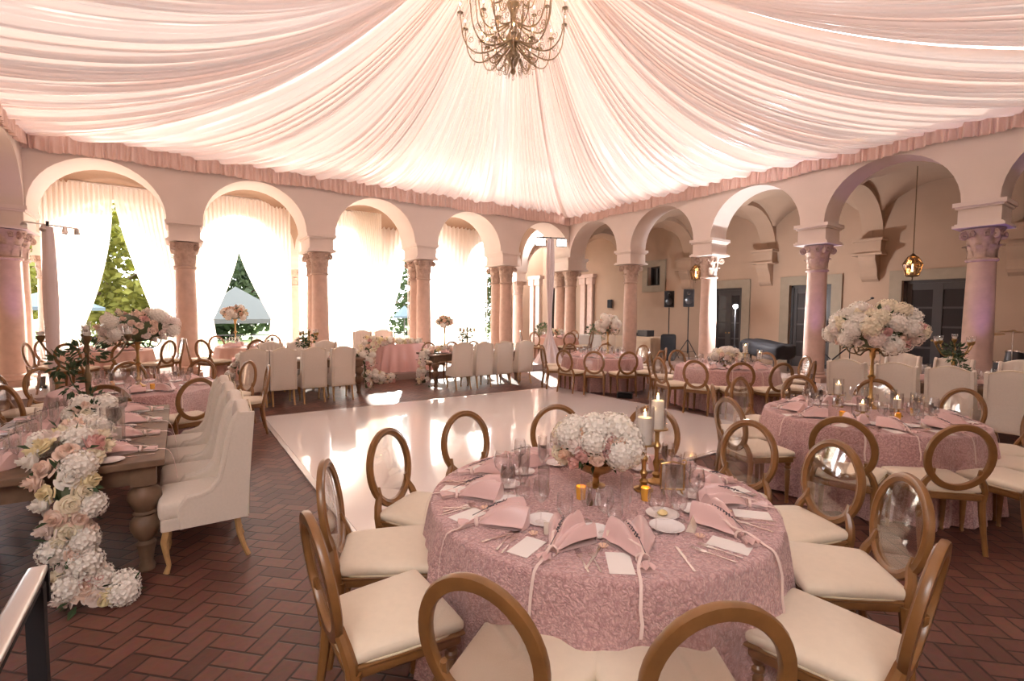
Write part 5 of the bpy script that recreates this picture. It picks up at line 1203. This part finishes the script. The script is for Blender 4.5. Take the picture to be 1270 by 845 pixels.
# LED panel stands with drape
def led_stand(x, y, z0, h, rot, lab, lab2, flare):
    K = [part('pole', MB().tube([(0, 0, 0), (0, 0, h)], .025, 8), m_black), part('crossbar', MB().tube([(-.5, 0, h - .02), (.5, 0, h - .02)], .018, 6), m_black)]
    for sx_ in (-1, 1):
        ph = MB().rbox((sx_ * .36, -.03, h - .18), (.34, .08, .25), .015, 2); fc = MB().box((sx_ * .36, -.074, h - .18), (.31, .006, .21))
        K.append(part('light_panel', ph, m_blackgl, kids=[part('panel_face', fc, m_led, smooth=False), part('yoke', MB().tube([(sx_ * .36, 0, h - .02), (sx_ * .36, -.02, h - .06)], .012, 6), m_black)]))
    n = 60; vs = []; rows = 30
    for j in range(rows + 1):
        t = j / rows; zz = (h - .06) * (1 - t); r = .09 + .03 * sin(t * 7) + flare * max(0, t - .72) ** 1.6 * 9
        for i in range(n): a = 2 * pi * i / n; w_ = 1 + .16 * sin(9 * a + 2 * t) ; vs.append((r * w_ * cos(a), r * w_ * sin(a), zz))
    K.append(part('drape', MB().add(vs, [(j * n + i, j * n + (i + 1) % n, (j + 1) * n + (i + 1) % n, (j + 1) * n + i)[::-1] for j in range(rows) for i in range(n)]), m_drape, label=lab2, ang=80))
    thing('light_stand', K, T_(x, y, z0) @ R_(rot), lab, 'light stand', 'draped stands with stage lights')
m_drape = M('lilac_white_drape', (.70, .60, .60), .8)
led_stand(10.05, 12.45, PZ, 4.1, radians(-20), 'white draped stand with two glowing LED panels in front of the corner columns', 'white fabric wrapped round the pole', .30)
K = [part('pole', MB().tube([(0, 0, 0), (0, 0, 3.3)], .025, 8), m_black), part('crossbar', MB().tube([(-.35, 0, 3.26), (.45, 0, 3.2)], .016, 6), m_steel)]
for k_, xx in enumerate((-.3, -.05, .25, .42)): K.append(part('lamp_head', MB().lathe([(.001, 0), (.035, 0), (.05, .12), (.001, .10)], 14, T=T_(xx, -.02, 3.2) @ Matrix.Rotation(radians(100 + 30 * k_), 4, 'X')), m_steel, label='small silver spotlight head'))
n = 40; vs = [((.07 + .03 * sin(j / 8)) * (1 + .2 * sin(7 * 2 * pi * i / n + j * .1)) * cos(2 * pi * i / n), (.07 + .03 * sin(j / 8)) * sin(2 * pi * i / n), 3.2 * (1 - j / 30)) for j in range(31) for i in range(n)]
K.append(part('drape', MB().add(vs, [(j * n + i, j * n + (i + 1) % n, (j + 1) * n + (i + 1) % n, (j + 1) * n + i)[::-1] for j in range(30) for i in range(n)]), m_drape, label='lilac white fabric wrapped round the pole', ang=80))
thing('light_stand', K, T_(-2.02, 12.75, PZ), 'white draped pole with small silver spotlights, beside the left corner columns', 'light stand', 'draped stands with stage lights')
# band gear
kb = MB().rbox((0, 0, .98), (1.2, .32, .09), .015, 3); kd_ = [part('keys', MB().box((0, -.06, 1.028), (1.05, .13, .012)), m_china, smooth=False)]
for s_ in (-1, 1): kd_.append(part('stand_leg', MB().tube([(s_ * .45, -.25, 0), (-s_ * .45, .1, .94)], .016, 6), m_black))
kd_ += [part('tablet', MB().rbox((0, .16, 1.28), (.30, .02, .42), .01, 2), m_blackgl, R_(0)), part('tablet_arm', MB().tube([(0, .14, 1.0), (0, .17, 1.2)], .01, 6), m_steel)]
thing('keyboard', kd_, T_(13.7, 5.55, PZ) @ R_(radians(-70)), 'black stage keyboard on a crossed stand behind the purple-lit column', 'keyboard', me=kb.mesh('keyboard', m_blackgl))
for k_, (x, y, h, l) in enumerate(((13.3, 5.0, 1.75, 'left'), (13.35, 4.4, 1.2, 'right'))):
    thing('microphone_stand', [part('pole', MB().tube([(0, 0, 0), (0, 0, h)], .010, 6).tube([(0, 0, h), (.1, -.35, h + .25)], .008, 6), m_steel if k_ else m_black), part('base', MB().lathe([(.001, 0), (.13, 0), (.13, .015), (.02, .03), (.001, .03)], 20), m_black), part('microphone', MB().sph((.105, -.37, h + .27), .028, 8, sc=(1, 1.4, 1)), m_blackgl)], T_(x, y, PZ), 'microphone stand near the keyboard, the %s of the two' % l, 'microphone stand', 'microphone stands')
# grand piano like covered shape
pn = MB().rbox((0, 0, .62), (1.35, .9, .42), .12, 6, fn=lambda p: (p[0], p[1] * (1 - .2 * (p[0] > .2)), p[2] + .06 * sin(p[0] * 3) + .02 * sin(p[1] * 12)))
thing('covered_piano', [part('leg', MB().tube([(x, y, 0), (x, y, .45)], .03, 8), m_black) for x, y in ((-.5, -.3), (-.5, .3), (.5, 0))], T_(14.2, 7.35 + .15, PZ) @ R_(radians(80)), 'dark covered piano shape between the two dark doors', 'piano', me=pn.mesh('covered_piano', m_black))
# drum kit
def drum(x, y, z, r, d_, lab, tilt=0, mat=m_blackgl):
    return part('drum', MB().lathe([(.001, 0), (r, 0), (r, d_), (.001, d_)], 28, T=T_(x, y, z) @ Matrix.Rotation(tilt, 4, 'X')), mat, kids=[part('drum_head', MB().lathe([(.001, .001), (r * .96, .001), (r * .96, .004), (.001, .004)], 28, T=T_(x, y, z) @ Matrix.Rotation(tilt, 4, 'X') @ T_(0, 0, d_)), m_china), part('hoop', MB().lathe([(r, -.01), (r + .012, -.01), (r + .012, .02), (r, .02)], 28, T=T_(x, y, z) @ Matrix.Rotation(tilt, 4, 'X') @ T_(0, 0, d_)), m_silver)])
K = [drum(0, .2, .3, .27, .4, '', -pi / 2), drum(-.22, .05, .68, .14, .2, '', .3), drum(.2, .05, .68, .15, .2, '', .3), drum(.5, -.35, .25, .2, .4, ''), drum(-.45, -.35, .55, .17, .13, '')]
for x, y, h, r, ti in ((-.55, .15, 1.15, .22, .15), (.62, .1, 1.25, .26, -.1), (.1, .35, 1.32, .2, .1)):
    K.append(part('cymbal', MB().lathe([(.001, .028), (.03, .024), (.045, .008), (r, -.012), (r, -.014), (.04, .004), (.001, .02)], 28, T=T_(x, y, h) @ Matrix.Rotation(ti, 4, 'X')), m_brass, kids=[part('cymbal_stand', MB().tube([(x, y, .0), (x, y, h + .04)], .010, 6).tube([(x, y, .3), (x + .2, y, 0)], .008, 5).tube([(x, y, .3), (x - .12, y + .15, 0)], .008, 5).tube([(x, y, .3), (x - .12, y - .15, 0)], .008, 5), m_silver)]))
K.append(part('pedal', MB().box((0, -.12, .03), (.1, .28, .02)).tube([(0, .0, .03), (0, 0, .25)], .008, 5), m_silver, smooth=False))
thing('drum_kit', K, T_(13.85, 2.1, PZ) @ R_(radians(75)), 'drum kit with brass cymbals beyond the wide purple-lit column', 'drums')
# floor uplights
for k_, (x, y, l) in enumerate(((12.1, 5.3, 'foot of the purple-lit column before the keyboard'), (12.1, 2.35, 'foot of the wide column by the drum kit'), (-2.35, 13.6, 'foot of the left corner columns'), (12.0, 14.0, 'foot of the corner cluster'))):
    zz = PZ if (x > 11.3 or y > 12.15) else 0
    thing('uplight', [part('can', MB().lathe([(.001, .06), (.06, .06), (.07, .24), (.06, .24), (.055, .10), (.001, .10)], 16), m_black), part('lens', MB().lathe([(.001, .2), (.055, .2), (.001, .205)], 16), M('violet_lens', (.5, .3, .9), .3, emit=(.5, .25, 1), es=6)), part('foot', MB().box((0, 0, .03), (.16, .12, .06)), m_black, smooth=False)], T_(x, y, zz), 'black uplight with violet lens, ' + l, 'spotlight', 'violet uplights')
    tgt = Vector(((12.7, 5.55, 3.6), (12.7, 2.65, 3.6), (-2.9, 14.5, 3.4), (12.8, 14.5, 3.6))[k_]); o = lamp('uplight_beam', 'SPOT', (x, y, zz + .27), 45, (.45, .25, 1), spot_size=radians(38), spot_blend=.9, shadow_soft_size=.05)
    o.rotation_euler = (tgt - o.location).to_track_quat('-Z', 'Y').to_euler()
thing('floor_monitor', [part('grille', MB().box((0, -.085, .07), (.26, .01, .10)), m_black, smooth=False)], T_(7.75, 7.05, 0) @ R_(-.9), 'small black box on the bricks between dance floor and loudspeaker table', 'speaker', me=MB().rbox((0, 0, .065), (.32, .18, .12), .02, 3).mesh('floor_monitor', m_blackgl))
# handrail in the near left corner
rl = MB().rbox((0, 0, 0), (.055, 2.3, .03), .012, 4, T=T_(-.40, 1.00, .915))
K = [part('grip_rail', rl, m_steel, label='brushed steel top rail'), part('rail_bed', MB().box((-.40, 1.00, .885), (.035, 2.26, .03)), m_black, smooth=False)]
for y in (2.10, .4): K.append(part('post', MB().box((-.40, y, .45), (.045, .045, .86)).box((-.40, y, .006), (.12, .12, .012)), m_black, smooth=False))
K.append(part('end_cap', MB().box((-.395, 2.155, .86), (.04, .02, .12)), m_black, smooth=False))
thing('handrail', K, I4, 'brushed steel handrail on black posts in the near left corner', 'handrail')
